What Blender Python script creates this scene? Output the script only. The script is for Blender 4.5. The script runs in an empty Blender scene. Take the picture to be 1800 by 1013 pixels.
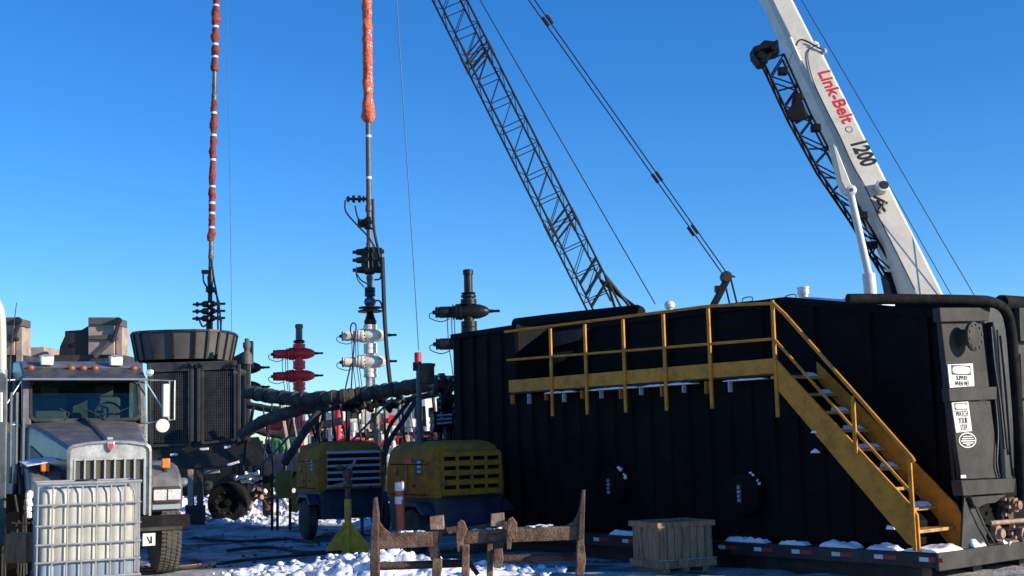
import bpy, bmesh, math, random
from mathutils import Vector, Matrix, noise
random.seed(7)
PI = math.pi
R = math.radians
scene = bpy.context.scene
COL = scene.collection

# ---------------------------------------------------------------- camera
FPX, CX, CY, EYE = 2200.0, 900.0, 506.5, 1.65
TH, RHO = math.atan(273 / FPX), 0.024
_r0 = Vector((1, 0, 0)); FW = Vector((0, math.cos(TH), math.sin(TH))); _u0 = Vector((0, -math.sin(TH), math.cos(TH)))
RT = math.cos(RHO) * _r0 - math.sin(RHO) * _u0
UP = math.sin(RHO) * _r0 + math.cos(RHO) * _u0
CAMP = Vector((0, 0, EYE))
cd = bpy.data.cameras.new('camera'); cam = bpy.data.objects.new('camera', cd); COL.objects.link(cam)
cd.sensor_width = 36; cd.lens = 36 * FPX / 1800; cd.clip_start = .1; cd.clip_end = 6000
cam.matrix_world = Matrix(((RT.x, UP.x, -FW.x, CAMP.x), (RT.y, UP.y, -FW.y, CAMP.y), (RT.z, UP.z, -FW.z, CAMP.z), (0, 0, 0, 1)))
scene.camera = cam

# ---------------------------------------------------------------- sky, sun, exposure
SUN_EL, SUN_AZ = 17.0, 110.0            # azimuth clockwise from +Y
w = bpy.data.worlds.new('World'); scene.world = w; w.use_nodes = True
nt = w.node_tree; bg = nt.nodes['Background']
sky = nt.nodes.new('ShaderNodeTexSky'); sky.sky_type = 'NISHITA'; sky.sun_disc = False
sky.sun_elevation = R(SUN_EL); sky.sun_rotation = R(SUN_AZ)
sky.altitude = 600; sky.air_density = 1.0; sky.dust_density = 0.0; sky.ozone_density = 3.2
hs = nt.nodes.new('ShaderNodeHueSaturation'); hs.inputs['Saturation'].default_value = 1.27
nt.links.new(sky.outputs[0], hs.inputs['Color']); tint = nt.nodes.new('ShaderNodeMixRGB'); tint.blend_type = 'MULTIPLY'; tint.inputs['Fac'].default_value = 1; tint.inputs['Color2'].default_value = (.78, 1.08, 1.42, 1)
nt.links.new(hs.outputs[0], tint.inputs['Color1']); nt.links.new(tint.outputs[0], bg.inputs['Color'])
bg.inputs['Strength'].default_value = 0.112
sd = bpy.data.lights.new('sun', 'SUN'); sd.energy = 5.0; sd.angle = R(.5); sd.color = (1, .88, .70)
so = bpy.data.objects.new('sun', sd); COL.objects.link(so)
_s = Vector((math.sin(R(SUN_AZ)) * math.cos(R(SUN_EL)), math.cos(R(SUN_AZ)) * math.cos(R(SUN_EL)), math.sin(R(SUN_EL))))
so.rotation_euler = (-_s).to_track_quat('-Z', 'Y').to_euler(); so.location = (30, -10, 30)
vs = scene.view_settings; vs.view_transform = 'Standard'; vs.look = 'None'; vs.gamma = 1; vs.use_curve_mapping = False
vs.exposure = 0.36
scene.cycles.max_bounces = 5; scene.cycles.diffuse_bounces = 2; scene.cycles.glossy_bounces = 2

# ---------------------------------------------------------------- pixel to place
def ray(x, y): return FW + RT * ((x - CX) / FPX) - UP * ((y - CY) / FPX)
def at(x, y, Y):
    d = ray(x, y); return CAMP + d * (Y / d.y)
def gr(x, y, z=0.0):
    d = ray(x, y); return CAMP + d * ((z - EYE) / d.z)
def pl(x, y, p, n):
    d = ray(x, y); return CAMP + d * ((p - CAMP).dot(n) / d.dot(n))
def V(*a): return Vector(a)

# ---------------------------------------------------------------- materials
M = {}
def mat(name, col, rough=.6, metal=0., var=.25, scale=5., bump=0., bscale=40., dirt=None, damt=.4, dscale=2.5, spec=.5, coat=0.):
    m = bpy.data.materials.new(name); m.use_nodes = True
    n = m.node_tree; b = n.nodes['Principled BSDF']
    b.inputs['Roughness'].default_value = rough; b.inputs['Metallic'].default_value = metal
    b.inputs['Specular IOR Level'].default_value = spec; b.inputs['Coat Weight'].default_value = coat
    tc = n.nodes.new('ShaderNodeTexCoord')
    nz = n.nodes.new('ShaderNodeTexNoise'); nz.inputs['Scale'].default_value = scale; nz.inputs['Detail'].default_value = 6; nz.inputs['Roughness'].default_value = .65
    n.links.new(tc.outputs['Object'], nz.inputs['Vector'])
    cr = n.nodes.new('ShaderNodeValToRGB')
    cr.color_ramp.elements[0].position = .3; cr.color_ramp.elements[1].position = .7
    lo = [c * (1 - var) for c in col]; hi = [min(1, c * (1 + var)) for c in col]
    cr.color_ramp.elements[0].color = (*lo, 1); cr.color_ramp.elements[1].color = (*hi, 1)
    n.links.new(nz.outputs['Fac'], cr.inputs['Fac'])
    out = cr.outputs['Color']
    if dirt:
        nd = n.nodes.new('ShaderNodeTexNoise'); nd.inputs['Scale'].default_value = dscale; nd.inputs['Detail'].default_value = 9; nd.inputs['Roughness'].default_value = .72
        n.links.new(tc.outputs['Object'], nd.inputs['Vector'])
        dr = n.nodes.new('ShaderNodeValToRGB'); dr.color_ramp.elements[0].position = .62 - damt * .45; dr.color_ramp.elements[1].position = .78 - damt * .3
        n.links.new(nd.outputs['Fac'], dr.inputs['Fac'])
        mx = n.nodes.new('ShaderNodeMixRGB'); mx.inputs['Color2'].default_value = (*dirt, 1)
        n.links.new(dr.outputs['Color'], mx.inputs['Fac']); n.links.new(out, mx.inputs['Color1']); out = mx.outputs['Color']
    n.links.new(out, b.inputs['Base Color'])
    if bump:
        nb = n.nodes.new('ShaderNodeTexNoise'); nb.inputs['Scale'].default_value = bscale; nb.inputs['Detail'].default_value = 5
        n.links.new(tc.outputs['Object'], nb.inputs['Vector'])
        bp = n.nodes.new('ShaderNodeBump'); bp.inputs['Strength'].default_value = bump; bp.inputs['Distance'].default_value = .02
        n.links.new(nb.outputs['Fac'], bp.inputs['Height']); n.links.new(bp.outputs['Normal'], b.inputs['Normal'])
    M[name] = m
    return m

mat('tank_black', (.0035, .0035, .004), .65, var=.35, scale=3, bump=.15, bscale=25, dirt=(.010, .0095, .009), damt=.4, dscale=1.2, spec=.08)
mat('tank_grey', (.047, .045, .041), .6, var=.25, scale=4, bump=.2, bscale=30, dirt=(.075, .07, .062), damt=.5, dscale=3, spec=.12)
mat('steel_black', (.014, .014, .015), .5, var=.3, scale=8, dirt=(.05, .047, .043), damt=.3, bump=.15)
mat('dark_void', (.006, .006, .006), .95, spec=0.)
mat('stair_yellow', (.66, .26, .03), .55, spec=.2, var=.12, scale=6, dirt=(.34, .15, .025), damt=.35, dscale=5, bump=.1)
mat('stair_wear', (.60, .33, .07), .5, var=.2, scale=14, dirt=(.25, .15, .06), damt=.5, dscale=9)
mat('snow', (.82, .84, .88), .75, var=.06, scale=6, bump=.5, bscale=18, spec=.2)
mat('truck_grey', (.115, .116, .117), .42, metal=.1, var=.12, scale=3, dirt=(.22, .21, .195), damt=.4, dscale=4, coat=.12)
mat('truck_dark', (.045, .047, .05), .5, spec=.25, var=.15, scale=3, dirt=(.11, .11, .115), damt=.4, dscale=4)
mat('alu', (.62, .60, .55), .38, metal=.55, var=.15, scale=7, dirt=(.36, .34, .30), damt=.5, dscale=5, bump=.1)
mat('chrome', (.75, .74, .70), .22, metal=.8, var=.08, scale=6)
mat('mirror_white', (.75, .73, .66), .35, var=.08)
mat('grille_screen', (.09, .075, .05), .8, var=.3, scale=60, bump=.5, bscale=120)
mat('rubber', (.055, .05, .045), .85, var=.3, scale=12, dirt=(.13, .115, .095), damt=.6, dscale=6, bump=.3)
mat('rubber_black', (.02, .02, .02), .8, var=.3, scale=10, dirt=(.06, .055, .05), damt=.35)
mat('amber', (.75, .20, .03), .3, var=.15)
mat('amber_dull', (.30, .085, .035), .4, var=.2, scale=20)
mat('lens', (.62, .62, .60), .12, var=.2, scale=30, spec=.8)
mat('white_paint', (.66, .63, .56), .45, var=.08, scale=4, dirt=(.45, .42, .36), damt=.25, dscale=4)
mat('cream_paint', (.66, .61, .50), .42, var=.08, scale=2, dirt=(.52, .48, .39), damt=.28, dscale=1.5)
mat('valve_white', (.88, .81, .66), .4, var=.1, scale=5, dirt=(.4, .36, .28), damt=.3, dscale=4)
mat('valve_red', (.82, .03, .035), .38, var=.12, scale=5, dirt=(.45, .02, .02), damt=.2, dscale=4)
mat('valve_green', (.10, .32, .10), .45, var=.25, scale=6)
mat('valve_black', (.008, .011, .010), .42, spec=.3, var=.3, scale=6, dirt=(.022, .024, .022), damt=.25)
mat('valve_blue', (.025, .05, .12), .45, var=.3, scale=6)
mat('grey_pipe', (.09, .095, .10), .5, var=.25, scale=8)
mat('red_cap', (.55, .03, .05), .45, var=.15)
mat('red_truck', (.50, .02, .025), .4, var=.12, scale=3, dirt=(.25, .05, .05), damt=.3)
mat('wrap_red', (.27, .045, .027), .8, var=.45, scale=9, bump=.9, bscale=14, dirt=(.15, .035, .025), damt=.45, dscale=7)
mat('wrap_orange', (.66, .085, .025), .75, var=.4, scale=9, bump=1., bscale=13, dirt=(.70, .34, .22), damt=.30, dscale=11)
mat('band_white', (.78, .75, .72), .5, var=.1)
mat('worn_rod', (.20, .18, .17), .5, metal=.3, var=.5, scale=12, dirt=(.06, .04, .035), damt=.5, dscale=8)
mat('silver_pipe', (.50, .49, .48), .4, metal=.5, var=.35, scale=9)
mat('boom_black', (.008, .008, .009), .55, spec=.25, var=.3, scale=5)
mat('boom_rust', (.03, .02, .016), .6, var=.3, scale=5)
mat('boom_blue', (.012, .018, .06), .5, var=.3, scale=5)
mat('jib_black', (.005, .005, .008), .6, spec=.15, var=.3, scale=5)
mat('wire', (.02, .022, .03), .5, spec=.2)
mat('wire_blue', (.10, .16, .24), .6, spec=.2)
mat('print_red', (.62, .03, .03), .5, var=.05)
mat('print_black', (.02, .02, .02), .5, var=.05)
mat('sign_white', (.78, .77, .72), .5, var=.06, scale=12, dirt=(.5, .49, .45), damt=.25, dscale=8)
mat('sign_dim', (.30, .32, .36), .5, var=.1)
mat('tape_white', (.72, .72, .70), .45, var=.1)
mat('tape_red', (.42, .02, .025), .45, var=.15)
mat('comp_yellow', (.46, .185, .010), .65, spec=.12, var=.15, scale=4, dirt=(.16, .085, .03), damt=.5, dscale=4, bump=.1)
mat('comp_blue', (.012, .018, .055), .5, var=.3, scale=4, dirt=(.05, .05, .06), damt=.35)
mat('louvre_grey', (.42, .43, .45), .5, var=.12, scale=8)
mat('stand_yellow', (.86, .44, .02), .5, var=.15, scale=8, dirt=(.28, .24, .04), damt=.35, dscale=9)
mat('olive_box', (.26, .19, .02), .55, var=.2, scale=8, dirt=(.14, .11, .02), damt=.4)
mat('tire_dark', (.012, .012, .012), .85, var=.3, scale=10, spec=.1, dirt=(.03, .028, .025), damt=.3)
mat('rust', (.085, .042, .025), .75, var=.6, scale=16, bump=.5, bscale=60, dirt=(.25, .155, .09), damt=.45, dscale=9)
mat('rust_dark', (.05, .03, .03), .75, var=.5, scale=16, bump=.5, bscale=60, dirt=(.13, .075, .045), damt=.5, dscale=7)
mat('rust_light', (.38, .25, .17), .7, var=.3, scale=12, bump=.3, dirt=(.16, .08, .05), damt=.45, dscale=8)
mat('orange_post', (.55, .09, .03), .55, var=.15)
mat('tan_box', (.42, .33, .27), .65, var=.12, scale=4, dirt=(.26, .20, .17), damt=.4, dscale=3)
mat('rad_dark', (.035, .034, .032), .6, var=.3, scale=6, dirt=(.07, .065, .058), damt=.4)
mat('rad_panel', (.105, .098, .088), .65, var=.25, scale=4, dirt=(.09, .085, .075), damt=.5)
mat('hose_dark', (.035, .031, .027), .8, var=.4, scale=14, bump=.6, bscale=40, dirt=(.11, .09, .065), damt=.45, dscale=6)
mat('plastic', (.58, .55, .46), .42, var=.10, scale=3, dirt=(.44, .43, .36), damt=.45, dscale=3.5, spec=.4)
mat('plastic_wet', (.27, .32, .38), .35, var=.15, scale=4, spec=.5)
mat('cage', (.46, .45, .42), .45, metal=.5, var=.2, scale=12)
mat('cream_stack', (.70, .66, .52), .35, metal=.2, var=.08)
mat('neighbour', (.11, .12, .115), .6, spec=.2, var=.2, scale=3, dirt=(.22, .24, .24), damt=.4)
mat('orange_cord', (.5, .16, .04), .6)

def wood(name, base, dark):
    m = mat(name, base, .8, var=.25, scale=3, bump=.4, bscale=30)
    n = m.node_tree; nz = [x for x in n.nodes if x.type == 'TEX_NOISE']
    mp = n.nodes.new('ShaderNodeMapping'); mp.inputs['Scale'].default_value = (9, 9, 1.2)
    oi = n.nodes.new('ShaderNodeObjectInfo'); ad = n.nodes.new('ShaderNodeVectorMath'); ad.operation = 'ADD'
    tc = [x for x in n.nodes if x.type == 'TEX_COORD'][0]
    n.links.new(tc.outputs['Object'], ad.inputs[0]); n.links.new(oi.outputs['Location'], ad.inputs[1])
    n.links.new(ad.outputs[0], mp.inputs['Vector'])
    for x in nz: n.links.new(mp.outputs[0], x.inputs['Vector'])
    cr = [x for x in n.nodes if x.type == 'VALTORGB'][0]; cr.color_ramp.elements[0].color = (*dark, 1)
    return m
wood('old_wood', (.44, .255, .145), (.15, .085, .05))

mat('seat_grey', (.10, .10, .11), .8)
def clear_glass():
    m = bpy.data.materials.new('cab_glass'); m.use_nodes = True; n = m.node_tree; n.nodes.clear()
    o = n.nodes.new('ShaderNodeOutputMaterial'); mx = n.nodes.new('ShaderNodeMixShader'); t = n.nodes.new('ShaderNodeBsdfTransparent'); g = n.nodes.new('ShaderNodeBsdfGlossy')
    t.inputs['Color'].default_value = (.70, .82, .76, 1); g.inputs['Roughness'].default_value = .03; g.inputs['Color'].default_value = (.9, .95, .93, 1)
    nz = n.nodes.new('ShaderNodeTexNoise'); nz.inputs['Scale'].default_value = 3; cr = n.nodes.new('ShaderNodeMapRange'); cr.inputs['To Min'].default_value = .015; cr.inputs['To Max'].default_value = .06
    tc = n.nodes.new('ShaderNodeTexCoord'); n.links.new(tc.outputs['Object'], nz.inputs['Vector']); n.links.new(nz.outputs['Fac'], cr.inputs['Value']); n.links.new(cr.outputs[0], mx.inputs['Fac'])
    n.links.new(t.outputs[0], mx.inputs[1]); n.links.new(g.outputs[0], mx.inputs[2]); n.links.new(mx.outputs[0], o.inputs['Surface']); M['cab_glass'] = m
clear_glass()
def glass_mat():
    m = mat('windshield_glass', (.010, .018, .018), .05, var=.5, scale=1.5, dirt=(.028, .036, .032), damt=.35, dscale=2, spec=.5)
    return m
glass_mat()

def ground_mat():
    m = bpy.data.materials.new('dirty_shaded_snow'); m.use_nodes = True; n = m.node_tree; b = n.nodes['Principled BSDF']  # trampled dirty snow, its tones also lowered to deepen the shade on the yard
    b.inputs['Roughness'].default_value = .8; b.inputs['Specular IOR Level'].default_value = .25
    tc = n.nodes.new('ShaderNodeTexCoord')
    def nse(scale, det, vec=None, rough=.65):
        x = n.nodes.new('ShaderNodeTexNoise'); x.inputs['Scale'].default_value = scale; x.inputs['Detail'].default_value = det; x.inputs['Roughness'].default_value = rough
        n.links.new(vec or tc.outputs['Object'], x.inputs['Vector']); return x.outputs['Fac']
    def ramp(f, stops):
        x = n.nodes.new('ShaderNodeValToRGB'); e = x.color_ramp.elements
        while len(e) < len(stops): e.new(.5)
        for k, (p, c) in enumerate(stops): e[k].position = p; e[k].color = (*c, 1)
        n.links.new(f, x.inputs['Fac']); return x.outputs['Color']
    mp = n.nodes.new('ShaderNodeMapping'); mp.inputs['Rotation'].default_value = (0, 0, R(12)); mp.inputs['Scale'].default_value = (.6, 1.25, 1)
    n.links.new(tc.outputs['Object'], mp.inputs['Vector'])
    f1 = nse(.9, 8, mp.outputs[0], .72)
    snow = ramp(nse(3, 6), [(.3, (.30, .305, .31)), (.7, (.56, .56, .565))])
    mud = ramp(nse(9, 8), [(.3, (.045, .036, .026)), (.75, (.16, .14, .12))])
    fac = ramp(f1, [(.47, (0, 0, 0)), (.60, (1, 1, 1))])
    mx = n.nodes.new('ShaderNodeMixRGB'); n.links.new(fac, mx.inputs['Fac']); n.links.new(snow, mx.inputs['Color1']); n.links.new(mud, mx.inputs['Color2'])
    n.links.new(mx.outputs[0], b.inputs['Base Color'])
    bp = n.nodes.new('ShaderNodeBump'); bp.inputs['Strength'].default_value = .8; bp.inputs['Distance'].default_value = .06
    n.links.new(nse(7, 8), bp.inputs['Height']); n.links.new(bp.outputs[0], b.inputs['Normal'])
    M['ground'] = m
ground_mat()

# ---------------------------------------------------------------- mesh helpers
_inv = {}
def root_inv(o):
    while o.parent is not None: o = o.parent
    return _inv[o.name]
class MB:
    k = 1.0
    def __init__(s): s.v = []; s.f = []
    def _add(s, vs, fs):
        o = len(s.v); s.v += [Vector(p) for p in vs]; s.f += [[i + o for i in f] for f in fs]; return s
    def hexa(s, p):   # bottom 0-3 ccw, top 4-7
        return s._add(p, [(3, 2, 1, 0), (4, 5, 6, 7), (0, 1, 5, 4), (1, 2, 6, 5), (2, 3, 7, 6), (3, 0, 4, 7)])
    def box(s, x0, x1, y0, y1, z0, z1):
        return s.hexa([(x0, y0, z0), (x1, y0, z0), (x1, y1, z0), (x0, y1, z0), (x0, y0, z1), (x1, y0, z1), (x1, y1, z1), (x0, y1, z1)])
    def prism(s, pts, off):
        n = len(pts); off = Vector(off); a = [Vector(p) for p in pts]
        return s._add(a + [p + off for p in a], [list(range(n))[::-1], list(range(n, 2 * n))] + [(i, (i + 1) % n, n + (i + 1) % n, n + i) for i in range(n)])
    def bar(s, p, q, wd, ht, up=(0, 0, 1)):
        p = Vector(p); q = Vector(q); d = (q - p).normalized(); up = Vector(up)
        if abs(d.dot(up)) > .98: up = Vector((0, 1, 0))
        a = d.cross(up).normalized(); b = a.cross(d).normalized()
        a *= wd / 2; b *= ht / 2
        return s.hexa([p - a - b, p + a - b, q + a - b, q - a - b, p - a + b, p + a + b, q + a + b, q - a + b])
    def tube(s, pts, r, n=8, caps=True):
        pts = [Vector(p) for p in pts]; k = len(pts); rs = r if isinstance(r, (list, tuple)) else [r] * k
        t = [(pts[min(i + 1, k - 1)] - pts[max(i - 1, 0)]).normalized() for i in range(k)]
        ref = Vector((0, 0, 1)) if abs(t[0].z) < .9 else Vector((1, 0, 0))
        a = t[0].cross(ref).normalized(); vs = []; fs = []
        for i in range(k):
            a = (a - t[i] * a.dot(t[i])).normalized(); b = t[i].cross(a)
            vs += [pts[i] + (a * math.cos(2 * PI * j / n) + b * math.sin(2 * PI * j / n)) * rs[i] for j in range(n)]
        for i in range(k - 1):
            fs += [(i * n + j, i * n + (j + 1) % n, (i + 1) * n + (j + 1) % n, (i + 1) * n + j) for j in range(n)]
        if caps: fs += [list(range(n))[::-1], [(k - 1) * n + j for j in range(n)]]
        return s._add(vs, fs)
    def lathe(s, o, d, prof, n=16):
        d = Vector(d).normalized(); o = Vector(o)
        ref = Vector((0, 0, 1)) if abs(d.z) < .9 else Vector((1, 0, 0))
        a = d.cross(ref).normalized(); b = d.cross(a); vs = []; fs = []; k = len(prof)
        for t, r in prof: vs += [o + d * t + (a * math.cos(2 * PI * j / n) + b * math.sin(2 * PI * j / n)) * max(r * MB.k, 1e-4) for j in range(n)]
        for i in range(k - 1): fs += [(i * n + j, i * n + (j + 1) % n, (i + 1) * n + (j + 1) % n, (i + 1) * n + j) for j in range(n)]
        fs += [list(range(n))[::-1], [(k - 1) * n + j for j in range(n)]]
        return s._add(vs, fs)
    def loft(s, rings, caps=True):
        n = len(rings[0]); k = len(rings); fs = []
        for i in range(k - 1): fs += [(i * n + j, i * n + (j + 1) % n, (i + 1) * n + (j + 1) % n, (i + 1) * n + j) for j in range(n)]
        if caps: fs += [list(range(n))[::-1], [(k - 1) * n + j for j in range(n)]]
        return s._add([p for r in rings for p in r], fs)
    def ball(s, c, r, n=8, sq=(1, 1, 1)):
        c = Vector(c); rings = []
        for i in range(n // 2 + 1):
            a = PI * i / (n // 2); rr = max(math.sin(a), .02)
            rings.append([c + Vector((math.cos(2 * PI * j / n) * rr * r * sq[0], math.sin(2 * PI * j / n) * rr * r * sq[1], -math.cos(a) * r * sq[2])) for j in range(n)])
        return s.loft(rings)
    def lump(s, c, r, n=10, sq=(1, 1, 1)):
        o = len(s.v); s.ball(c, r, n, sq); c = Vector(c)
        for i in range(o, len(s.v)):
            d = s.v[i] - c; p = s.v[i] * (1.2 / r)
            s.v[i] = c + d * (1 + .75 * noise.noise(p) + .35 * noise.noise(p * 2.7))
        return s
    def build(s, name, m, parent=None, bevel=0, world=False, ang=38, seg=2, kind=None, label=None):
        me = bpy.data.meshes.new(name)
        vs = s.v
        if world and parent is not None:
            iv = root_inv(parent); vs = [iv @ p for p in vs]
        me.from_pydata([tuple(p) for p in vs], [], s.f)
        bm = bmesh.new(); bm.from_mesh(me); bmesh.ops.recalc_face_normals(bm, faces=bm.faces); bm.to_mesh(me); bm.free()
        me.shade_smooth(); me.set_sharp_from_angle(angle=R(ang))
        me.materials.append(M[m] if isinstance(m, str) else m)
        o = bpy.data.objects.new(name, me); COL.objects.link(o)
        if parent is not None: o.parent = parent
        if bevel:
            b = o.modifiers.new('bevel', 'BEVEL'); b.width = bevel; b.segments = seg; b.limit_method = 'ANGLE'; b.angle_limit = R(35)
        if kind: o['kind'] = kind
        if label: o['label'] = label
        return o

def tag(o, label=None, cat=None, group=None, kind=None):
    if label: o['label'] = label
    if cat: o['category'] = cat
    if group: o['group'] = group
    if kind: o['kind'] = kind
    return o
def thing(name, loc, rz=0, label=None, cat=None, group=None):
    o = bpy.data.objects.new(name, None); COL.objects.link(o); o.empty_display_size = .2
    o.location = loc; o.rotation_euler = (0, 0, rz)
    _inv[o.name] = (Matrix.Translation(Vector(loc)) @ Matrix.Rotation(rz, 4, 'Z')).inverted()
    return tag(o, label, cat, group)
_unit = {}
def rod(name, p, q, r, m, parent, world=True, n=6):
    """one bar as its own object; alike bars share one unit mesh"""
    key = (m, n)
    if key not in _unit:
        mb = MB(); mb.lathe((0, 0, 0), (0, 0, 1), [(0, 1), (1, 1)], n)
        t = mb.build('rod', m); _unit[key] = t.data; bpy.data.objects.remove(t)
    p = Vector(p); q = Vector(q)
    if world and parent is not None: iv = root_inv(parent); p = iv @ p; q = iv @ q
    o = bpy.data.objects.new(name, _unit[key]); COL.objects.link(o)
    if parent is not None: o.parent = parent
    d = q - p
    o.matrix_basis = Matrix.Translation(p) @ d.to_track_quat('Z', 'Y').to_matrix().to_4x4() @ Matrix.Diagonal((r, r, d.length, 1))
    return o
def copy_obj(o, parent=None, loc=None):
    c = o.copy(); COL.objects.link(c)
    if parent is not None: c.parent = parent
    if loc is not None: c.location = loc
    return c
def curve(pts, n=6):
    """Catmull-Rom through points"""
    pts = [Vector(p) for p in pts]; out = []
    for i in range(len(pts) - 1):
        p0 = pts[max(i - 1, 0)]; p1 = pts[i]; p2 = pts[i + 1]; p3 = pts[min(i + 2, len(pts) - 1)]
        for k in range(n):
            t = k / n
            out.append(.5 * ((2 * p1) + (p2 - p0) * t + (2 * p0 - 5 * p1 + 4 * p2 - p3) * t * t + (3 * p1 - p0 - 3 * p2 + p3) * t ** 3))
    out.append(pts[-1]); return out
def text(name, body, size, o, right, up, m, parent, world=True, bold=.02, ext=.004, sx=1.0, space=1.0):
    cu = bpy.data.curves.new(name, 'FONT'); cu.body = body; cu.size = size; cu.align_x = 'CENTER'; cu.align_y = 'CENTER'
    cu.offset = bold * size; cu.extrude = ext; cu.space_character = space; cu.resolution_u = 3
    t = bpy.data.objects.new(name, cu); COL.objects.link(t)
    dg = bpy.context.evaluated_depsgraph_get(); dg.update()
    me = bpy.data.meshes.new_from_object(t.evaluated_get(dg)); bpy.data.objects.remove(t); bpy.data.curves.remove(cu)
    r = Vector(right).normalized(); u = Vector(up); u = (u - r * u.dot(r)).normalized(); nn = r.cross(u)
    mw = Matrix(((r.x * sx, u.x, nn.x, o[0]), (r.y * sx, u.y, nn.y, o[1]), (r.z * sx, u.z, nn.z, o[2]), (0, 0, 0, 1)))
    if world and parent is not None: mw = root_inv(parent) @ mw
    me.transform(mw); me.materials.clear(); me.materials.append(M[m])
    ob = bpy.data.objects.new(name, me); COL.objects.link(ob)
    if parent is not None: ob.parent = parent
    return ob

# ================================================================ GROUND
def gnoise(x, y):
    rut = 0
    for x0, y0, dx, dy in ((-9, 19.3, .97, .10), (-9, 21.2, .97, .10), (-7.5, 18.5, .52, .85), (-5.6, 18.5, .52, .85), (-9, 24.6, 1, -.04), (-9, 26.3, 1, -.04), (-4, 16.2, .98, -.02)):
        d = abs((x - x0) * dy - (y - y0) * dx + .12 * noise.noise((x * .5, y * .5, 4))); rut += -.05 * math.exp(-(d / .16) ** 2) + .028 * math.exp(-((d - .3) / .1) ** 2)
    return rut + .045 * noise.noise((x * .35, y * .35, 0)) + .03 * noise.noise((x * 1.3, y * 1.3, 3)) + .02 * noise.noise((x * 3.1, y * 3.1, 9))
def build_ground():
    xs = [-2500, -600, -200, -90, -60, -40, -30, -22]; x = -16
    while x < 12: xs.append(x); x += .16
    xs += [13, 16, 22, 30, 60, 200, 600, 2500]
    ys = [-400, -60, -15, 0, 6, 10]; y = 12
    while y < 36: ys.append(y); y += .16
    ys += [38, 42, 48, 60, 80, 120, 300, 800, 4000]
    v = []
    for yy in ys:
        for xx in xs:
            near = -16 <= xx <= 12 and 12 <= yy <= 36
            z = (gnoise(xx, yy) - .05) if near else -.05
            if yy > 24: z += max(0, noise.noise((xx * .9, yy * .9, 5))) * .12 if near else 0
            v.append((xx, yy, z))
    nx = len(xs); f = [(j * nx + i, j * nx + i + 1, (j + 1) * nx + i + 1, (j + 1) * nx + i) for j in range(len(ys) - 1) for i in range(nx - 1)]
    mb = MB(); mb._add(v, f); o = mb.build('ground', M['ground'], ang=180); o['kind'] = 'structure'
build_ground()

# ================================================================ BLACK FRAC TANK
ANG = R(-50)
T0 = gr(1643, 973, .3); T0.z = 0
EX = V(math.cos(ANG), math.sin(ANG), 0); EY = V(-EX.y, EX.x, 0)
tank = thing('frac_tank', T0, ANG, 'long black steel tank with yellow stairs and catwalk along its side', 'tank')
def side(px, py, yl=0.):      # pixel on the vertical plane at depth yl behind the deck edge -> tank coordinates
    return _inv[tank.name] @ pl(px, py, T0 + EY * yl, EY)
def endp(px, py, xl=0.):      # pixel on the vertical plane across the near end
    return _inv[tank.name] @ pl(px, py, T0 + EX * xl, EX)
L, W = -9.2, 2.8
mb = MB(); mb.prism([(L, .95, .34), (L, .95, 3.53), (-2.6, .95, 3.53), (-.36, .95, 3.14), (-.16, .95, .34)], (0, W - .95, 0)); mb.build('tank_body', 'tank_black', tank, bevel=.02)
mb = MB(); mb.prism([(L, .2, .34), (L, .2, 3.52), (-7.46, .2, 3.55), (-7.46, .2, 2.42), (-2.1, .2, 2.42), (-.42, .2, .62), (-.42, .2, .34)], (0, .747, 0)); mb.build('side_wall', 'tank_black', tank, bevel=.015)
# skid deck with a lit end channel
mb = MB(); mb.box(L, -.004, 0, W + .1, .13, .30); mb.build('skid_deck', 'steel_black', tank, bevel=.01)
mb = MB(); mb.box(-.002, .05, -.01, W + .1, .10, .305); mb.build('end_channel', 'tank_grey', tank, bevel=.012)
for yy in (.3, 1.4, 2.5):
    mb = MB(); mb.box(L + .3, -.3, yy - .1, yy + .1, -.08, .13); mb.build('skid_runner', 'steel_black', tank)
# vertical ribs of the side, each its own bar
def rib(x, y0, z0, z1, wd=.11, d=.035):
    mb = MB(); mb.hexa([(x - wd / 2, y0, z0), (x + wd / 2, y0, z0), (x + wd * .3, y0 - d, z0), (x - wd * .3, y0 - d, z0), (x - wd / 2, y0, z1), (x + wd / 2, y0, z1), (x + wd * .3, y0 - d, z1), (x - wd * .3, y0 - d, z1)])
    return mb.build('rib', 'tank_black', tank)
x = L + .2
while x < -7.5: rib(x, .2, .36, 3.45); x += .37
while x < -.5:
    top = 2.38 if x < -2.15 else 2.38 - (x + 2.15) * 1.06
    if top > .6: rib(x, .2, .36, top)
    x += .37
for x in (-6.6, -5.7, -4.83, -3.95, -3.07, -2.19, -1.33, -.5): rib(x, .95, 2.46 if x < -2.2 else .36, 3.45 if x < -2.6 else 3.45 - (x + 2.6) * .17, .13, .05)
# roof edge angle
mb = MB(); mb.bar((-7.4, .93, 3.50), (-2.6, .93, 3.50), .06, .10); mb.bar((-2.6, .93, 3.50), (-.36, .93, 3.11), .06, .10); mb.build('roof_edge', 'tank_black', tank)
mb = MB(); mb.bar((L, .19, 3.50), (-7.42, .19, 3.52), .08, .09); mb.build('roof_edge', 'tank_black', tank)
# sun patches at the far end of the recess, made as grey plates
for z0, z1, x1 in ((3.2, 3.46, -6.45), (2.9, 3.12, -6.85)):
    mb = MB(); mb.prism([(-7.455, .88, z1), (x1, .88, z1), (x1 - .25, .88, z0 + .08), (-7.455, .88, z0)], (0, .06, 0)); mb.build('sloped_plate', 'tank_grey', tank)
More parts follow.
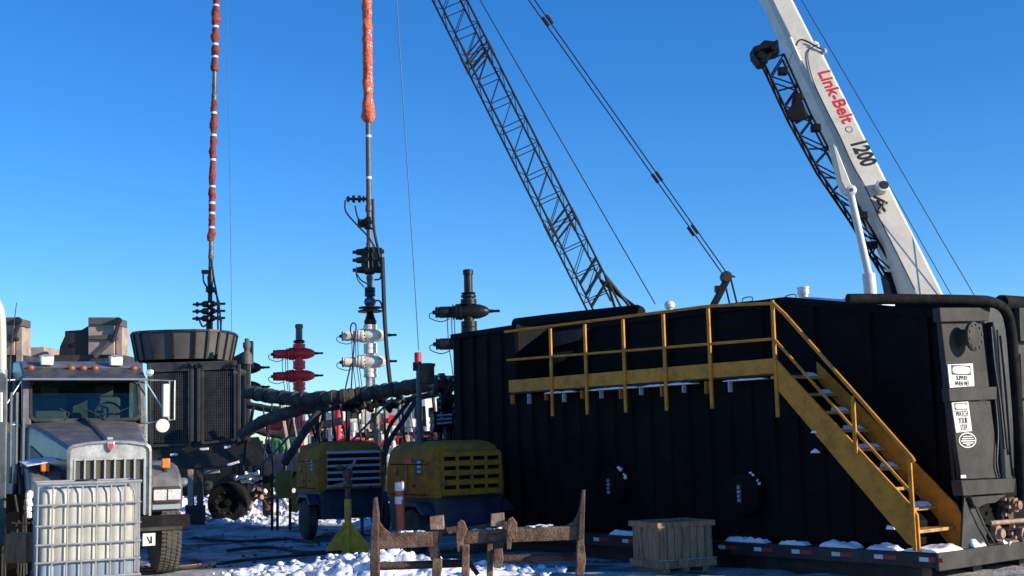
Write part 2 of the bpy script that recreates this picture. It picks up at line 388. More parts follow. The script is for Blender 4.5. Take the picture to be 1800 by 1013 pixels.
# platform
mb = MB(); mb.box(-7.45, -2.1, .03, .94, 2.44, 2.475); mb.build('platform_grating', 'steel_black', tank)
mb = MB(); mb.box(-7.46, -2.09, -.012, .0, 2.46, 2.655); mb.build('toe_board', 'stair_yellow', tank, bevel=.004)
posts = (-6.40, -5.62, -4.81, -4.01, -3.18, -2.09)
for k, px_ in enumerate(posts):
    mb = MB(); zb = 2.05 if k < 5 else 1.9; mb.box(px_ - .024, px_ + .024, -.045, -.014, zb, 3.40); mb.build('railing_post', 'stair_yellow', tank, bevel=.004)
mb = MB(); mb.tube([(-7.5, -.03, 3.44), (-3.18, -.03, 3.43), (-2.09, -.03, 3.36)], .021, 8); mb.build('top_rail', 'stair_yellow', tank)
mb = MB(); mb.tube([(-7.46, -.03, 2.98), (-2.09, -.03, 2.90)], .019, 8); mb.build('mid_rail', 'stair_yellow', tank)
for k in range(12):       # little frozen stubs of the platform beams
    x = -7.4 + k * .41
    if min(abs(x - p) for p in posts) > .1:
        mb = MB(); mb.box(x - .009, x + .009, -.02, .05, 2.25 + random.random() * .08, 2.42); mb.build('platform_bracket', 'louvre_grey' if k % 2 else 'stair_yellow', tank)
# stairs
o0, o1 = (-2.06, 2.62), (-.23, .82)
mb = MB(); mb.prism([(-2.07, 0, 2.63), (-1.9, 0, 2.46), (-.23, 0, .82), (-.17, 0, .72), (-.17, 0, .31), (-.33, 0, .40), (-2.07, 0, 2.24)], (0, -.03, 0)); mb.build('outer_stringer', 'stair_yellow', tank, bevel=.004)
mb = MB(); mb.prism([(-2.07, .80, 2.63), (-.17, .80, .80), (-.115, .80, .70), (-.115, .80, .31), (-.30, .80, .33), (-2.07, .80, 2.24)], (0, .03, 0)); mb.build('inner_stringer', 'stair_yellow', tank, bevel=.004)
for k in range(9):
    z = .55 + k * .235; x = -.20 - k * .222
    mb = MB(); mb.box(x - .23, x, .005, .795, z - .04, z); mb.build('stair_tread', 'stair_wear', tank, bevel=.006)
    if k in (1, 3, 4, 5, 6, 7, 8):
        mb = MB(); a = .45 + random.random() * .2
        mb.loft([[(x - .20, a - .1, z + .002), (x - .03, a, z + .002), (x - .05, .78, z + .002), (x - .2, .78, z + .002)], [(x - .18, a + .02, z + .05), (x - .08, a + .06, z + .04), (x - .09, .74, z + .05), (x - .18, .72, z + .06)]])
        mb.build('tread_snow', 'snow', tank)
mb = MB(); mb.tube([(-2.09, -.03, 3.37), (-1.9, -.03, 3.20), (-.20, -.03, 1.38), (-.17, -.03, 1.33)], .026, 8); mb.build('stair_handrail', 'stair_yellow', tank)
mb = MB(); mb.tube([(-2.07, -.03, 2.88), (-.94, -.03, 1.70), (-.24, -.03, .99)], .02, 8); mb.build('stair_midrail', 'stair_yellow', tank)
mb = MB(); mb.box(-.965, -.915, -.06, -.032, 1.42, 2.12); mb.build('stair_post', 'stair_yellow', tank, bevel=.004)
mb = MB(); mb.box(-.245, -.195, -.06, -.032, .32, 1.36); mb.build('stair_post', 'stair_yellow', tank, bevel=.004)
# reflective tape along the deck edge
x = -8.6
while x < -.1:
    mb = MB(); mb.box(x, x + .12, -.006, -.002, .20, .25); mb.build('white_tape', 'tape_white', tank)
    mb = MB(); mb.box(x + .125, x + .30, -.006, -.002, .20, .25); mb.build('red_tape', 'tape_red', tank)
    x += .60
# manways on the side
for px_, py_ in ((1078, 855), (1308, 868)):
    c = side(px_, py_, .12); g = c.copy()
    mb = MB(); mb.lathe((c.x, .20, c.z), (0, -1, 0), [(0, .30), (.07, .30), (.075, .27), (.12, .27), (.13, .2), (.15, .05)], 24); mw = mb.build('manway', 'tank_black', tank)
    mb = MB()
    for k in range(12):
        a = 2 * PI * k / 12; mb.lathe((c.x + .285 * math.cos(a), .13, c.z + .285 * math.sin(a)), (0, -1, 0), [(0, .016), (.05, .016)], 6)
    mb.build('bolts', 'tank_black', mw, kind='stuff')
    mb = MB(); mb.box(c.x - .06, c.x + .02, .04, .05, c.z - .12, c.z + .12); pl_ = mb.build('notice_plate', 'print_black', mw)
    for k in range(4):
        mb = MB(); mb.box(c.x - .045, c.x + .005 - .012 * (k % 2), .034, .038, c.z - .10 + k * .055, c.z - .065 + k * .055); mb.build('notice_line', 'sign_dim', mw)
    mb = MB()
    for k in (0, 1, 3, 4):
        a = R(62 - k * 9); mb.lump((c.x + .305 * math.cos(a), .10, c.z + .305 * math.sin(a)), .014 + .016 * random.random())
    mb.build('rim_snow', 'snow', tank)
# notice plate in the recess
c = side(943, 629, .93); mb = MB(); mb.box(c.x - .10, c.x + .10, .915, .925, c.z - .18, c.z + .14); mb.build('recess_notice', 'sign_dim', tank)
# snow lying on deck edge and platform
def snow_lump(x0, x1, y0, y1, z, h, seed, parent=tank, name='ledge_snow'):
    random.seed(seed); nx = max(6, int((x1 - x0) / .03)); ny = 6; v = []
    for j in range(ny + 1):
        for i in range(nx + 1):
            u, t = i / nx, j / ny; e = min(1, 7 * min(u, 1 - u)) ** .5 * min(1, 3 * min(t + .2, 1 - t + .3)) ** .5
            v.append((x0 + (x1 - x0) * u + .03 * noise.noise((u * 9, t * 3, seed)), y0 + (y1 - y0) * t, z + .004 + .65 * h * e * max(.12, .5 + .75 * noise.noise((u * (x1 - x0) * 2.6 + seed, t * 2, seed)) + .35 * noise.noise((u * (x1 - x0) * 11 + seed, t * 5, seed)))))
    nb = len(v); v += [(p[0], p[1], z) for p in v]
    w1 = nx + 1; f = [(j * w1 + i, j * w1 + i + 1, (j + 1) * w1 + i + 1, (j + 1) * w1 + i) for j in range(ny) for i in range(nx)]
    for i in range(nx): f += [(i, i + 1, nb + i + 1, nb + i), (ny * w1 + i, ny * w1 + i + 1, nb + ny * w1 + i + 1, nb + ny * w1 + i)]
    for j in range(ny): f += [(j * w1, (j + 1) * w1, nb + (j + 1) * w1, nb + j * w1), (j * w1 + nx, (j + 1) * w1 + nx, nb + (j + 1) * w1 + nx, nb + j * w1 + nx)]
    m_ = MB(); m_._add(v, f); return m_.build(name, 'snow', parent, ang=60)
for k, (a, b, h) in enumerate(((-4.1, -3.72, .10), (-3.1, -2.45, .13), (-2.22, -1.82, .12), (-1.6, -1.05, .12), (-.92, -.5, .10), (-5.3, -4.5, .1))):
    snow_lump(a, b, .02, .17, .30, h, k + 1)
snow_lump(-.40, .03, -.0, .55, .305, .10, 21); snow_lump(-.28, .0, .85, 1.12, .305, .16, 22); snow_lump(-.05, .045, 1.45, 1.62, .305, .09, 23)
snow_lump(-5.35, -4.75, .05, .3, 2.48, .28, 24); snow_lump(-4.7, -4.3, .05, .3, 2.48, .22, 25)
for k, (a, b) in enumerate(((-6.6, -5.9), (-5.6, -4.6), (-4.5, -3.5), (-3.0, -2.3))):
    snow_lump(a, b, -.02, .1, 2.40, .055, 30 + k)
snow_lump(-5.9, -4.7, .96, 1.2, 3.53, .035, 40); snow_lump(-4.4, -2.6, .96, 1.3, 3.53, .045, 41)
for (px_, py_) in ((1433, 757), (1432, 792), (1566, 926)):
    c = side(px_, py_, -.0); snow_lump(c.x - .04, c.x + .05, -.035, .03, c.z - .03, .07, int(px_) % 17 + 50)
# roof gear
def rp(px, py, yl): return side(px, py, yl)
a, b = rp(908, 571, 1.5), rp(1128, 549, 1.5)
mb = MB(); mb.tube([a, a.lerp(b, .3), a.lerp(b, .97), a.lerp(b, 1.0)], [.12, .13, .13, .09], 16); mb.build('roof_pipe', 'tank_black', tank)
c = rp(1413, 527, 1.4)
mb = MB(); mb.lathe((c.x, 1.4, c.z - .05), (0, 0, 1), [(0, .07), (.12, .07), (.122, .085), (.16, .085), (.162, .08), (.20, .082), (.205, .09), (.225, .09)], 18); mb.build('roof_vent', 'silver_pipe', tank)
c = rp(1177, 533, 1.4)
mb = MB(); mb.lathe((c.x, 1.4, c.z - .19), (0, 0, 1), [(0, .05), (.1, .05), (.12, .075), (.17, .085), (.21, .06), (.225, .02)], 14); mb.build('vent_cap', 'mirror_white', tank)
for px_, py_ in ((1314, 529), (1390, 525)):
    c = rp(px_, py_, 1.1); mb = MB(); mb.tube(curve([(c.x - .09, 1.1, c.z - .04), (c.x - .08, 1.1, c.z + .04), (c.x + .08, 1.1, c.z + .045), (c.x + .09, 1.1, c.z - .04)], 4), .008, 6); mb.build('grab_handle', 'steel_black', tank)
c = rp(1300, 534, 1.0); mb = MB(); mb.tube([rp(1120, 556, 1.1), rp(1325, 532, 1.1)], .03, 8); mb.build('roof_conduit', 'steel_black', tank)
mb = MB(); mb.bar((-2.5, 1.3, 3.535), (-1.25, 1.3, 3.33), .3, .05); mb.build('roof_snow', 'snow', tank, bevel=.01)
# ---- near end: plates, flange, signs, pipes
def plate(name, q, xl, th, m, bevel=.006):
    pts = [endp(a, b, xl) for a, b in q]; mb = MB(); mb.prism(pts, (-th, 0, 0)); return mb.build(name, m, tank, bevel=bevel)
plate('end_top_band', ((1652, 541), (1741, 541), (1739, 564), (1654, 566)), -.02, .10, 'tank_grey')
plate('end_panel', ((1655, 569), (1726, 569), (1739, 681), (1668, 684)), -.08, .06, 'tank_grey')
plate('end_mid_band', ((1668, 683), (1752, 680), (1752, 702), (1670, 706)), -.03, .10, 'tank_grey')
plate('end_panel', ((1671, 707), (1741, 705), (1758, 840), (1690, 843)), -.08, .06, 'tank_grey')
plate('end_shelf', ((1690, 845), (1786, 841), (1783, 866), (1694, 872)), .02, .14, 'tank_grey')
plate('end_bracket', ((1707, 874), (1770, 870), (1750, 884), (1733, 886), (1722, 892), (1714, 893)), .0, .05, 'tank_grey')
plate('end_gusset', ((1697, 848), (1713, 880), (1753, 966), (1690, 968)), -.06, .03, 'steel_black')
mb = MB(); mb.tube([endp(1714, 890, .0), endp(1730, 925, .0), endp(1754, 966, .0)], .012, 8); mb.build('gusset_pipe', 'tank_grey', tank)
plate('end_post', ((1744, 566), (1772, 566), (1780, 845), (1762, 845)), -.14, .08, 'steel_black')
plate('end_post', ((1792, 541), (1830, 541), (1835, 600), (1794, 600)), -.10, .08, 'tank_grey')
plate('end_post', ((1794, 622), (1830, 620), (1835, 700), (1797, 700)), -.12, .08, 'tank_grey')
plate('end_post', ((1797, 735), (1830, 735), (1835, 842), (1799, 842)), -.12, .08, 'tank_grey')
plate('end_back_wall', ((1650, 541), (1850, 541), (1850, 950), (1690, 950)), -.22, .05, 'steel_black')
# big blank flange
c = endp(1690, 594, -.08)
mb = MB(); mb.lathe((-.08, c.y, c.z), (1, 0, 0), [(-.04, .10), (.14, .10), (.141, .175), (.185, .175), (.19, .165)], 28); fl = mb.build('blind_flange', 'tank_grey', tank)
mb = MB()
for k in range(10):
    a = 2 * PI * k / 10 + .2; mb.lathe((.10, c.y + .145 * math.cos(a), c.z + .145 * math.sin(a)), (1, 0, 0), [(0, .014), (.022, .014)], 6)
mb.build('flange_bolts', 'steel_black', fl)
# signs
def on_end(px, py, xl): return endp(px, py, xl)
def sign(q, lines, size, xl, name):
    s_ = plate(name, q, xl, .012, 'sign_white', bevel=.002)
    p = [endp(a, b, xl) for a, b in q]; tl, tr, br, bl = p
    mid = lambda u, t: tl.lerp(tr, u).lerp(bl.lerp(br, u), t)
    return s_, mid
s1, mid = sign(((1666, 641), (1710, 639), (1713, 679), (1670, 682)), 0, 0, -.06, 'slippery_sign')
def oval_on(parent, c, ry, rz, xl, m, name, th=.003):
    mb = MB(); mb.prism([(xl, c.y + ry * math.copysign(abs(math.cos(a)) ** .55, math.cos(a)), c.z + rz * math.copysign(abs(math.sin(a)) ** .55, math.sin(a))) for a in [2 * PI * k / 28 for k in range(28)]], (-th, 0, 0)); return mb.build(name, m, parent)
def header(parent, mid, t, hw, hh, xl):
    c = mid(.5, t); mb = MB(); mb.box(xl - .002, xl + .001, c.y - hw, c.y + hw, c.z - hh, c.z + hh); mb.build('header_block', 'print_black', parent); oval_on(parent, c, hw * .9, hh * .78, xl + .004, 'sign_white', 'header_oval')
header(s1, mid, .27, .215, .058, -.058)
tR = EY; tU = V(0, 0, 1)
Twm = _inv[tank.name].inverted()
def sign_text(parent_sign, mid, t, s, size, xl, sx=.8):
    c = mid(.5, t); c = V(xl, c.y, c.z); text('lettering', s, size, Twm @ c, tR, tU, 'print_black', tank, bold=.004, ext=.001, sx=sx).parent = parent_sign
sign_text(s1, mid, .62, 'SLIPPERY', .076, -.056, .86); sign_text(s1, mid, .86, 'WHEN WET', .076, -.056, .80)
s2, mid = sign(((1673, 708), (1702, 706), (1709, 758), (1681, 761)), 0, 0, -.06, 'step_sign')
header(s2, mid, .15, .14, .04, -.058)
for t, s in ((.40, 'WATCH'), (.63, 'YOUR'), (.86, 'STEP')): sign_text(s2, mid, t, s, .102, -.056, .72)
c = endp(1700, 774, -.075)
def ell(parent, c, ry, rz, xl, m, name, th=.003):
    mb = MB(); mb.prism([(xl, c.y + ry * math.cos(a), c.z + rz * math.sin(a)) for a in [2 * PI * k / 32 for k in range(32)]], (-th, 0, 0)); return mb.build(name, m, parent)
lg = ell(tank, c, .195, .092, -.068, 'sign_white', 'oval_decal', .006)
ell(lg, c, .175, .078, -.066, 'print_black', 'decal_field')
for k, (dz, hw) in enumerate(((.045, .10), (.018, .13), (-.008, .16), (-.034, .12), (-.056, .04))):
    mb = MB(); mb.box(-.0655, -.063, c.y - hw, c.y + hw, c.z + dz - .006, c.z + dz + .006); mb.build('decal_line', 'sign_white', lg)
c = endp(1693, 838, -.07); mb = MB(); mb.box(-.075, -.068, c.y - .05, c.y + .06, c.z - .018, c.z + .018); mb.build('white_tag', 'sign_white', tank)
# pipes at the end
pts = [endp(1490, 526, -.9), endp(1560, 526, -.65), endp(1700, 528, -.1), endp(1742, 531, .05), endp(1766, 545, .05), endp(1777, 580, .05), endp(1784, 660, .05), endp(1792, 770, .05), endp(1798, 880, .05)]
mb = MB(); mb.tube(curve(pts, 6), .066, 14); mb.build('vapour_pipe', 'tire_dark', tank)
mb = MB(); mb.tube([endp(1760, 532, -.25), endp(1840, 537, -.25)], .10, 14); mb.build('roof_manifold_pipe', 'tire_dark', tank)
for q in (((1742, 575), (1748, 640), (1757, 700), (1766, 790)), ((1753, 580), (1760, 680), (1766, 745), (1772, 800)), ((1748, 690), (1754, 760), (1752, 815), (1757, 838)), ((1758, 590), (1768, 690), (1776, 800), (1780, 838))):
    mb = MB(); mb.tube(curve([endp(a, b, -.05) for a, b in q], 5), .014, 8); mb.build('end_conduit', random.choice(('tank_grey', 'steel_black')), tank)
def hexa_flange(px, py, r, xl, m):
    c = endp(px, py, xl); mb = MB(); mb.lathe((xl, c.y, c.z), (1, 0, 0), [(-.25, r * .6), (-.08, r * .6), (-.079, r), (0, r), (.005, r * .7), (.05, r * .6), (.055, r * .2)], 7); return mb.build('valve_body', m, tank)
hexa_flange(1757, 938, .10, .03, 'rust_light'); hexa_flange(1787, 888, .09, .03, 'rust_light'); hexa_flange(1803, 940, .10, .05, 'rust_light'); hexa_flange(1770, 905, .12, -.1, 'rust_dark')
for q in (((1770, 880), (1800, 872)), ((1740, 920), (1800, 915)), ((1775, 955), (1800, 950))):
    mb = MB(); mb.tube([endp(a, b, -.02) for a, b in q], .03, 10); mb.build('valve_pipe', random.choice(('rust_light', 'rust_dark')), tank)
for k in range(9):
    a, b = 1765 + random.random() * 45, 872 + random.random() * 85; c = endp(a, b, .04); mb = MB(); mb.lathe((.0, c.y, c.z), (1, 0, 0), [(0, .022), (.06, .022)], 6); mb.build('valve_bolt', 'rust_light', tank)

# a second tank directly behind, added to carry the shade farther over the yard
t2 = thing('frac_tank', T0 + EY * 3.15 + EX * -.1, ANG, 'black tank added for shade behind the one with yellow stairs, roof line showing', 'tank')
mb = MB(); mb.prism([(L, 0, .2), (L, 0, 3.72), (-2.6, 0, 3.72), (-.5, 0, 3.4), (-.3, 0, .2)], (0, 2.5, 0)); mb.build('tank_body', 'tank_black', t2, bevel=.04)
mb = MB(); mb.box(L, 0, -.05, 2.6, -.05, .2); mb.build('skid_deck', 'steel_black', t2)
mb = MB(); mb.bar((L, 1.2, 3.76), (-2.6, 1.2, 3.76), .5, .06); mb.build('roof_walkway', 'steel_black', t2)
c = _inv[t2.name] @ pl(1680, 519, T0 + EY * 4.2, EY)

# ================================================================ SEMI TRUCK
def wheel(parent, x, y, r, wd, out=1, rim='alu', tread=True, zc=None):
    """axle along local x"""
    z = r - .02 if zc is None else zc
    mb = MB(); mb.lathe((x - wd / 2, y, z), (1, 0, 0), [(0, r * .55), (.01, r * .8), (.02, r * .93), (.05, r * .985), (.09, r), (wd - .09, r), (wd - .05, r * .985), (wd - .02, r * .93), (wd - .01, r * .8), (wd, r * .55)], 36)
    t = mb.build('tire', 'rubber', parent)
    if tread:
        mb = MB(); n = 56
        for k in range(n):
            for row in range(4):
                a = 2 * PI * (k + .5 * (row % 2)) / n; xx = x - wd * .36 + row * wd * .24
                c = V(xx, y + math.cos(a) * r, z + math.sin(a) * r); tg = V(0, -math.sin(a), math.cos(a)); up = V(0, math.cos(a), math.sin(a))
                mb.hexa([c + V(-wd * .10, 0, 0) - tg * .025, c + V(wd * .10, 0, 0) - tg * .017, c + V(wd * .10, 0, 0) + tg * .022, c + V(-wd * .10, 0, 0) + tg * .017] + [c + up * .007 + V(-wd * .09, 0, 0) - tg * .022, c + up * .007 + V(wd * .09, 0, 0) - tg * .014, c + up * .007 + V(wd * .09, 0, 0) + tg * .019, c + up * .007 + V(-wd * .09, 0, 0) + tg * .014])
        mb.build('tread', 'rubber', t, kind='stuff')
    mb = MB(); mb.lathe((x + out * (wd / 2 - .09), y, z), (out, 0, 0), [(0, r * .55), (.08, r * .56), (.082, r * .5), (.03, r * .42), (.03, r * .2), (.09, r * .17), (.10, r * .05)], 24); mb.build('rim', rim, t)
    return t
tr = thing('semi_truck', V(-5.31, 16.5, 0), R(27), 'grey long-nosed semi truck parked facing right, behind the white tote', 'truck')
def hood_ring(y, hw, zt, zb, sh):
    return [(-hw, y, zb), (-hw, y, zt - .15), (-hw * .985, y, zt - .075), (-hw * .91, y, zt - .035), (-hw * .45, y, zt - .01), (-.035, y, zt), (0, y, zt + sh), (.035, y, zt), (hw * .45, y, zt - .01), (hw * .91, y, zt - .035), (hw * .985, y, zt - .075), (hw, y, zt - .15), (hw, y, zb)]
mb = MB(); mb.loft([hood_ring(.06, .51, 1.76, .95, .01), hood_ring(.5, .58, 1.85, .95, .02), hood_ring(1.3, .68, 2.0, .98, .025), hood_ring(2.3, .80, 2.14, 1.0, .03)])
hood = mb.build('hood', 'truck_grey', tr, ang=30)
mb = MB(); mb.bar((0, .1, 1.785), (0, 2.25, 2.185), .05, .02); mb.build('hood_strip', 'truck_dark', hood)
for s_ in (-1, 1):
    mb = MB(); mb.prism([(s_ * .68, 1.15, 1.25), (s_ * .76, 1.95, 1.25), (s_ * .765, 1.98, 1.78), (s_ * .69, 1.3, 1.62)], (s_ * .012, 0, 0)); mb.build('hood_vent', 'truck_dark', hood)
    mb = MB(); mb.box(s_ * .64 - .02, s_ * .64 + .02, .78, 1.0, 1.38, 1.45); mb.build('hood_badge', 'print_black', hood)
# grille
arch = [(-.53, 1.67), (-.515, 1.735), (-.47, 1.768), (-.25, 1.802), (0, 1.815), (.25, 1.802), (.47, 1.768), (.515, 1.735), (.53, 1.67)]
inner = [(-.497, 1.655), (-.485, 1.705), (-.45, 1.735), (-.25, 1.768), (0, 1.782), (.25, 1.768), (.45, 1.735), (.485, 1.705), (.497, 1.655)]
mb = MB()
for i in range(len(arch) - 1):
    mb.hexa([(inner[i][0], -.05, inner[i][1]), (inner[i + 1][0], -.05, inner[i + 1][1]), (inner[i + 1][0], .07, inner[i + 1][1]), (inner[i][0], .07, inner[i][1]), (arch[i][0], -.03, arch[i][1]), (arch[i + 1][0], -.03, arch[i + 1][1]), (arch[i + 1][0], .07, arch[i + 1][1]), (arch[i][0], .07, arch[i][1])])
for s_ in (-1, 1): mb.hexa([(s_ * .53, -.03, .82), (s_ * .497, -.05, .82), (s_ * .497, .07, .82), (s_ * .53, .07, .82), (s_ * .53, -.03, 1.67), (s_ * .497, -.05, 1.655), (s_ * .497, .07, 1.655), (s_ * .53, .07, 1.67)])
g = mb.build('grille_surround', 'alu', tr)
mb = MB(); mb.prism([(p[0], -.012, p[1]) for p in [(-.496, 1.56)] + [(a * .997, b - .002) for a, b in inner] + [(.496, 1.56)]], (0, .05, 0)); mb.build('grille_header', 'alu', g)
for s_ in (-1, 1):
    mb = MB(); mb.box(min(s_ * .44, s_ * .496), max(s_ * .44, s_ * .496), -.012, .04, .83, 1.559); mb.build('grille_cheek', 'alu', g)
mb = MB(); mb.box(-.44, .44, .02, .05, .83, 1.559); mb.build('grille_screen', 'grille_screen', g)
for k in range(8):
    x = -.44 + .88 * (k + .0) / 7; mb = MB(); mb.box(x - .011, x + .011, -.025, .018, .84, 1.575); mb.build('grille_bar', 'chrome', g)
mb = MB(); mb.prism([(-.05, -.06, 1.80), (.05, -.06, 1.80), (.045, -.06, 1.72), (.0, -.06, 1.66), (-.045, -.06, 1.72)], (0, .05, 0)); em = mb.build('hood_emblem', 'chrome', tr, bevel=.008)
mb = MB(); mb.prism([(-.034, -.066, 1.775), (.034, -.066, 1.775), (.030, -.066, 1.72), (0, -.066, 1.68), (-.030, -.066, 1.72)], (0, .004, 0)); mb.build('emblem_shield', 'red_cap', em)
mb = MB(); mb.bar((0, -.0, 1.84), (0, .12, 1.84), .07, .03); mb.build('emblem_cap', 'chrome', em)
# fenders, lights
for s_ in (-1, 1):
    prof = [(.12, .86), (.07, 1.05), (.09, 1.20), (.18, 1.34), (.42, 1.47), (.95, 1.53), (1.45, 1.46), (1.75, 1.2), (1.8, .98), (1.70, .98), (1.60, 1.18), (1.4, 1.36), (1.05, 1.42), (.75, 1.36), (.58, 1.1), (.56, .86)]
    mb = MB(); mb.prism([(s_ * .53, a, b) for a, b in prof], (s_ * .44, 0, 0)); fd = mb.build('fender', 'truck_grey', tr, bevel=.05, seg=3)
    mb = MB(); mb.box(min(s_ * .565, s_ * .93), max(s_ * .565, s_ * .93), .035, .10, .97, 1.19); hl = mb.build('headlight', 'tank_grey', tr, bevel=.02)
    for q in (.655, .84):
        mb = MB(); mb.box(s_ * q - .085, s_ * q + .085, .022, .036, 1.01, 1.15); mb.build('headlight_lens', 'lens', hl, bevel=.02)
    mb = MB(); mb.box(min(s_ * .565, s_ * .93), max(s_ * .565, s_ * .93), .06, .10, .89, .95); mb.build('fender_trim', 'chrome', fd)
    mb = MB(); mb.box(s_ * .77 - .055, s_ * .77 + .055, .22, .29, 1.43, 1.56); ml = mb.build('marker_light', 'amber', tr, bevel=.012)
    mb = MB(); mb.box(s_ * .77 - .02, s_ * .77 + .02, .24, .28, 1.34, 1.43); mb.build('marker_stem', 'rubber_black', ml)
    wheel(tr, s_ * .93, 1.10, .52, .30, s_)
    for y in (6.2, 7.5): wheel(tr, s_ * .86, y, .52, .5, s_, tread=False)
    # mud flap dark inside of the fender
    mb = MB(); mb.prism([(s_ * .975, .50, 1.10), (s_ * .975, .95, 1.50), (s_ * .975, 1.5, 1.42), (s_ * .975, 1.78, 1.0), (s_ * .975, 1.66, .95), (s_ * .975, 1.3, 1.36), (s_ * .975, .9, 1.38), (s_ * .975, .62, 1.0)], (s_ * .06, 0, 0)); mb.build('fender_flare', 'rubber_black', tr, bevel=.02)
mb = MB(); mb.prism([(-1.04, -.05, .62), (-.92, -.20, .62), (.92, -.20, .62), (1.04, -.05, .62), (1.04, .0, .62), (-1.04, .0, .62)], (0, 0, .20)); bu = mb.build('bumper', 'tire_dark', tr, bevel=.025)
mb = MB(); mb.bar((-.88, -.21, .655), (.9, -.21, .655), .02, .045); mb.build('bumper_trim', 'tank_grey', bu)
mb = MB(); mb.box(.40, .56, -.17, -.16, .44, .60); lp = mb.build('license_plate', 'sign_white', tr)
mb = MB(); mb.bar((.46, -.173, .56), (.50, -.173, .47), .02, .006); mb.bar((.51, -.173, .56), (.51, -.173, .47), .02, .006); mb.build('plate_mark', 'print_black', lp)
mb = MB(); mb.box(-.45, .45, .1, 8.2, .55, .80); mb.build('chassis', 'steel_black', tr)
mb = MB(); mb.box(-.52, .52, .08, 2.2, .78, 1.2); mb.build('engine', 'dark_void', tr)
# cab
mb = MB(); mb.prism([(-.86, 2.32, .85), (-.86, 2.28, 2.08), (-.86, 3.95, 2.08), (-.86, 3.95, .85)], (1.76, 0, 0)); cab = mb.build('cab', 'truck_grey', tr, bevel=.03)
mb = MB(); mb.prism([(-.86, 2.49, 2.77), (-.86, 2.51, 2.82), (-.86, 2.62, 2.93), (-.86, 2.95, 3.05), (-.86, 3.9, 3.10), (-.86, 3.95, 2.77)], (1.76, 0, 0)); mb.build('roof', 'truck_grey', cab, bevel=.08, seg=3)
for x0, x1 in ((-.86, -.735), (.795, .90)):
    mb = MB(); mb.prism([(x0, 2.28, 2.079), (x0, 2.40, 2.079), (x0, 2.60, 2.785), (x0, 2.49, 2.785)], (x1 - x0, 0, 0)); mb.build('pillar', 'truck_grey', cab, bevel=.02)
for x0, x1 in ((-.86, -.80), (.84, .90)):
    mb = MB(); mb.box(x0, x1, 3.45, 3.81, 2.081, 2.785); mb.build('pillar', 'truck_grey', cab)
mb = MB(); mb.box(-.86, .90, 3.812, 3.95, 2.081, 2.785); mb.build('rear_wall', 'truck_dark', cab)
mb = MB(); mb.box(-.78, .82, 2.36, 2.66, 2.082, 2.15); mb.build('dashboard', 'rubber_black', cab, bevel=.03)
for x in (-.38, .42):
    mb = MB(); mb.box(x - .24, x + .24, 3.15, 3.32, 2.083, 2.52); se = mb.build('seat', 'seat_grey', cab, bevel=.05)
    mb = MB(); mb.box(x - .13, x + .13, 3.17, 3.28, 2.523, 2.70); mb.build('headrest', 'seat_grey', se, bevel=.03)
mb = MB(); mb.tube([V(.42 + .2 * math.cos(q), 2.78 + .09 * math.sin(q), 2.24 + .18 * math.sin(q)) for q in [2 * PI * k / 20 for k in range(21)]], .016, 7); sw = mb.build('steering_wheel', 'rubber_black', cab)
mb = MB(); mb.bar((.42 - .19, 2.78, 2.24), (.42 + .19, 2.78, 2.24), .03, .03); mb.build('wheel_spoke', 'rubber_black', sw)
mb = MB(); mb.box(-.62, -.2, 2.40, 2.6, 2.153, 2.165); mb.build('dash_papers', 'sign_white', cab)
mb = MB(); mb.box(-.66, -.1, 2.56, 2.57, 2.66, 2.73); mb.build('sun_shade', 'tank_grey', cab)
mb = MB(); mb.box(-1.05, 1.05, 4.05, 5.5, .8, 2.95); mb.build('sleeper', 'truck_dark', tr, bevel=.06)
for k in range(6):
    mb = MB(); mb.box(-1.09, -1.05, 4.1 + k * .24, 4.16 + k * .24, .85, 2.9); mb.build('sleeper_rib', 'truck_grey', tr)
n_ = V(0, -.72, .22).normalized(); up_ = V(0, .22, .72).normalized()
def ws_pt(x, t, off): return V(x + .03, 2.28, 2.08) + up_ * t + n_ * off
def rrect(hw, t0, t1, r, off, bulge=0):
    pts = []
    for cx_, cy_, a0 in ((hw - r, t1 - r, 0), (-hw + r, t1 - r, 90), (-hw + r, t0 + r, 180), (hw - r, t0 + r, 270)):
        for k in range(6):
            a = R(a0 + k * 18); pts.append(ws_pt(cx_ + r * math.cos(a), cy_ + r * math.sin(a), off))
    return pts
ro, ri = rrect(.79, .045, .70, .10, .012), rrect(.75, .085, .66, .08, .016); nr = len(ro)
mb = MB(); mb._add(ro + ri + [p - n_ * .05 for p in ro] + [p - n_ * .05 for p in ri], [f for i in range(nr) for j in [(i + 1) % nr] for f in ((i, j, nr + j, nr + i), (2 * nr + i, 3 * nr + i, 3 * nr + j, 2 * nr + j), (i, 2 * nr + i, 2 * nr + j, j), (nr + i, nr + j, 3 * nr + j, 3 * nr + i))])
gk = mb.build('windshield_gasket', 'rubber_black', cab)
mb = MB(); mb.prism(rrect(.755, .08, .665, .08, .004), n_ * -.008); mb.build('windshield', 'cab_glass', cab)
for x0, x1 in ((-.1, -.38), (.25, .6), (.25, -.05)):
    mb = MB(); mb.tube([ws_pt(x0 if x0 > 0 else x0 - .2, .06, .03), ws_pt((x0 + x1) / 2, .16, .03), ws_pt(x1, .24, .025)], .008, 6); mb.build('wiper', 'rubber_black', cab)
mb = MB(); mb.prism([(-.86, 2.60, 2.935), (-.86, 2.18, 2.76), (-.86, 2.18, 2.735), (-.86, 2.54, 2.83)], (1.72, 0, 0)); vz = mb.build('sun_visor', 'truck_dark', cab, bevel=.01)
mb = MB(); mb.tube([(-.88, 2.17, 2.735), (.88, 2.17, 2.735)], .017, 8); mb.build('visor_trim', 'chrome', vz)
for x in (-.74, -.17, 0, .17, .74):
    mb = MB(); mb.ball((x, 2.52, 2.92), .06, 10, (1, .8, .8)); mb.build('cab_light', 'amber_dull', tr)
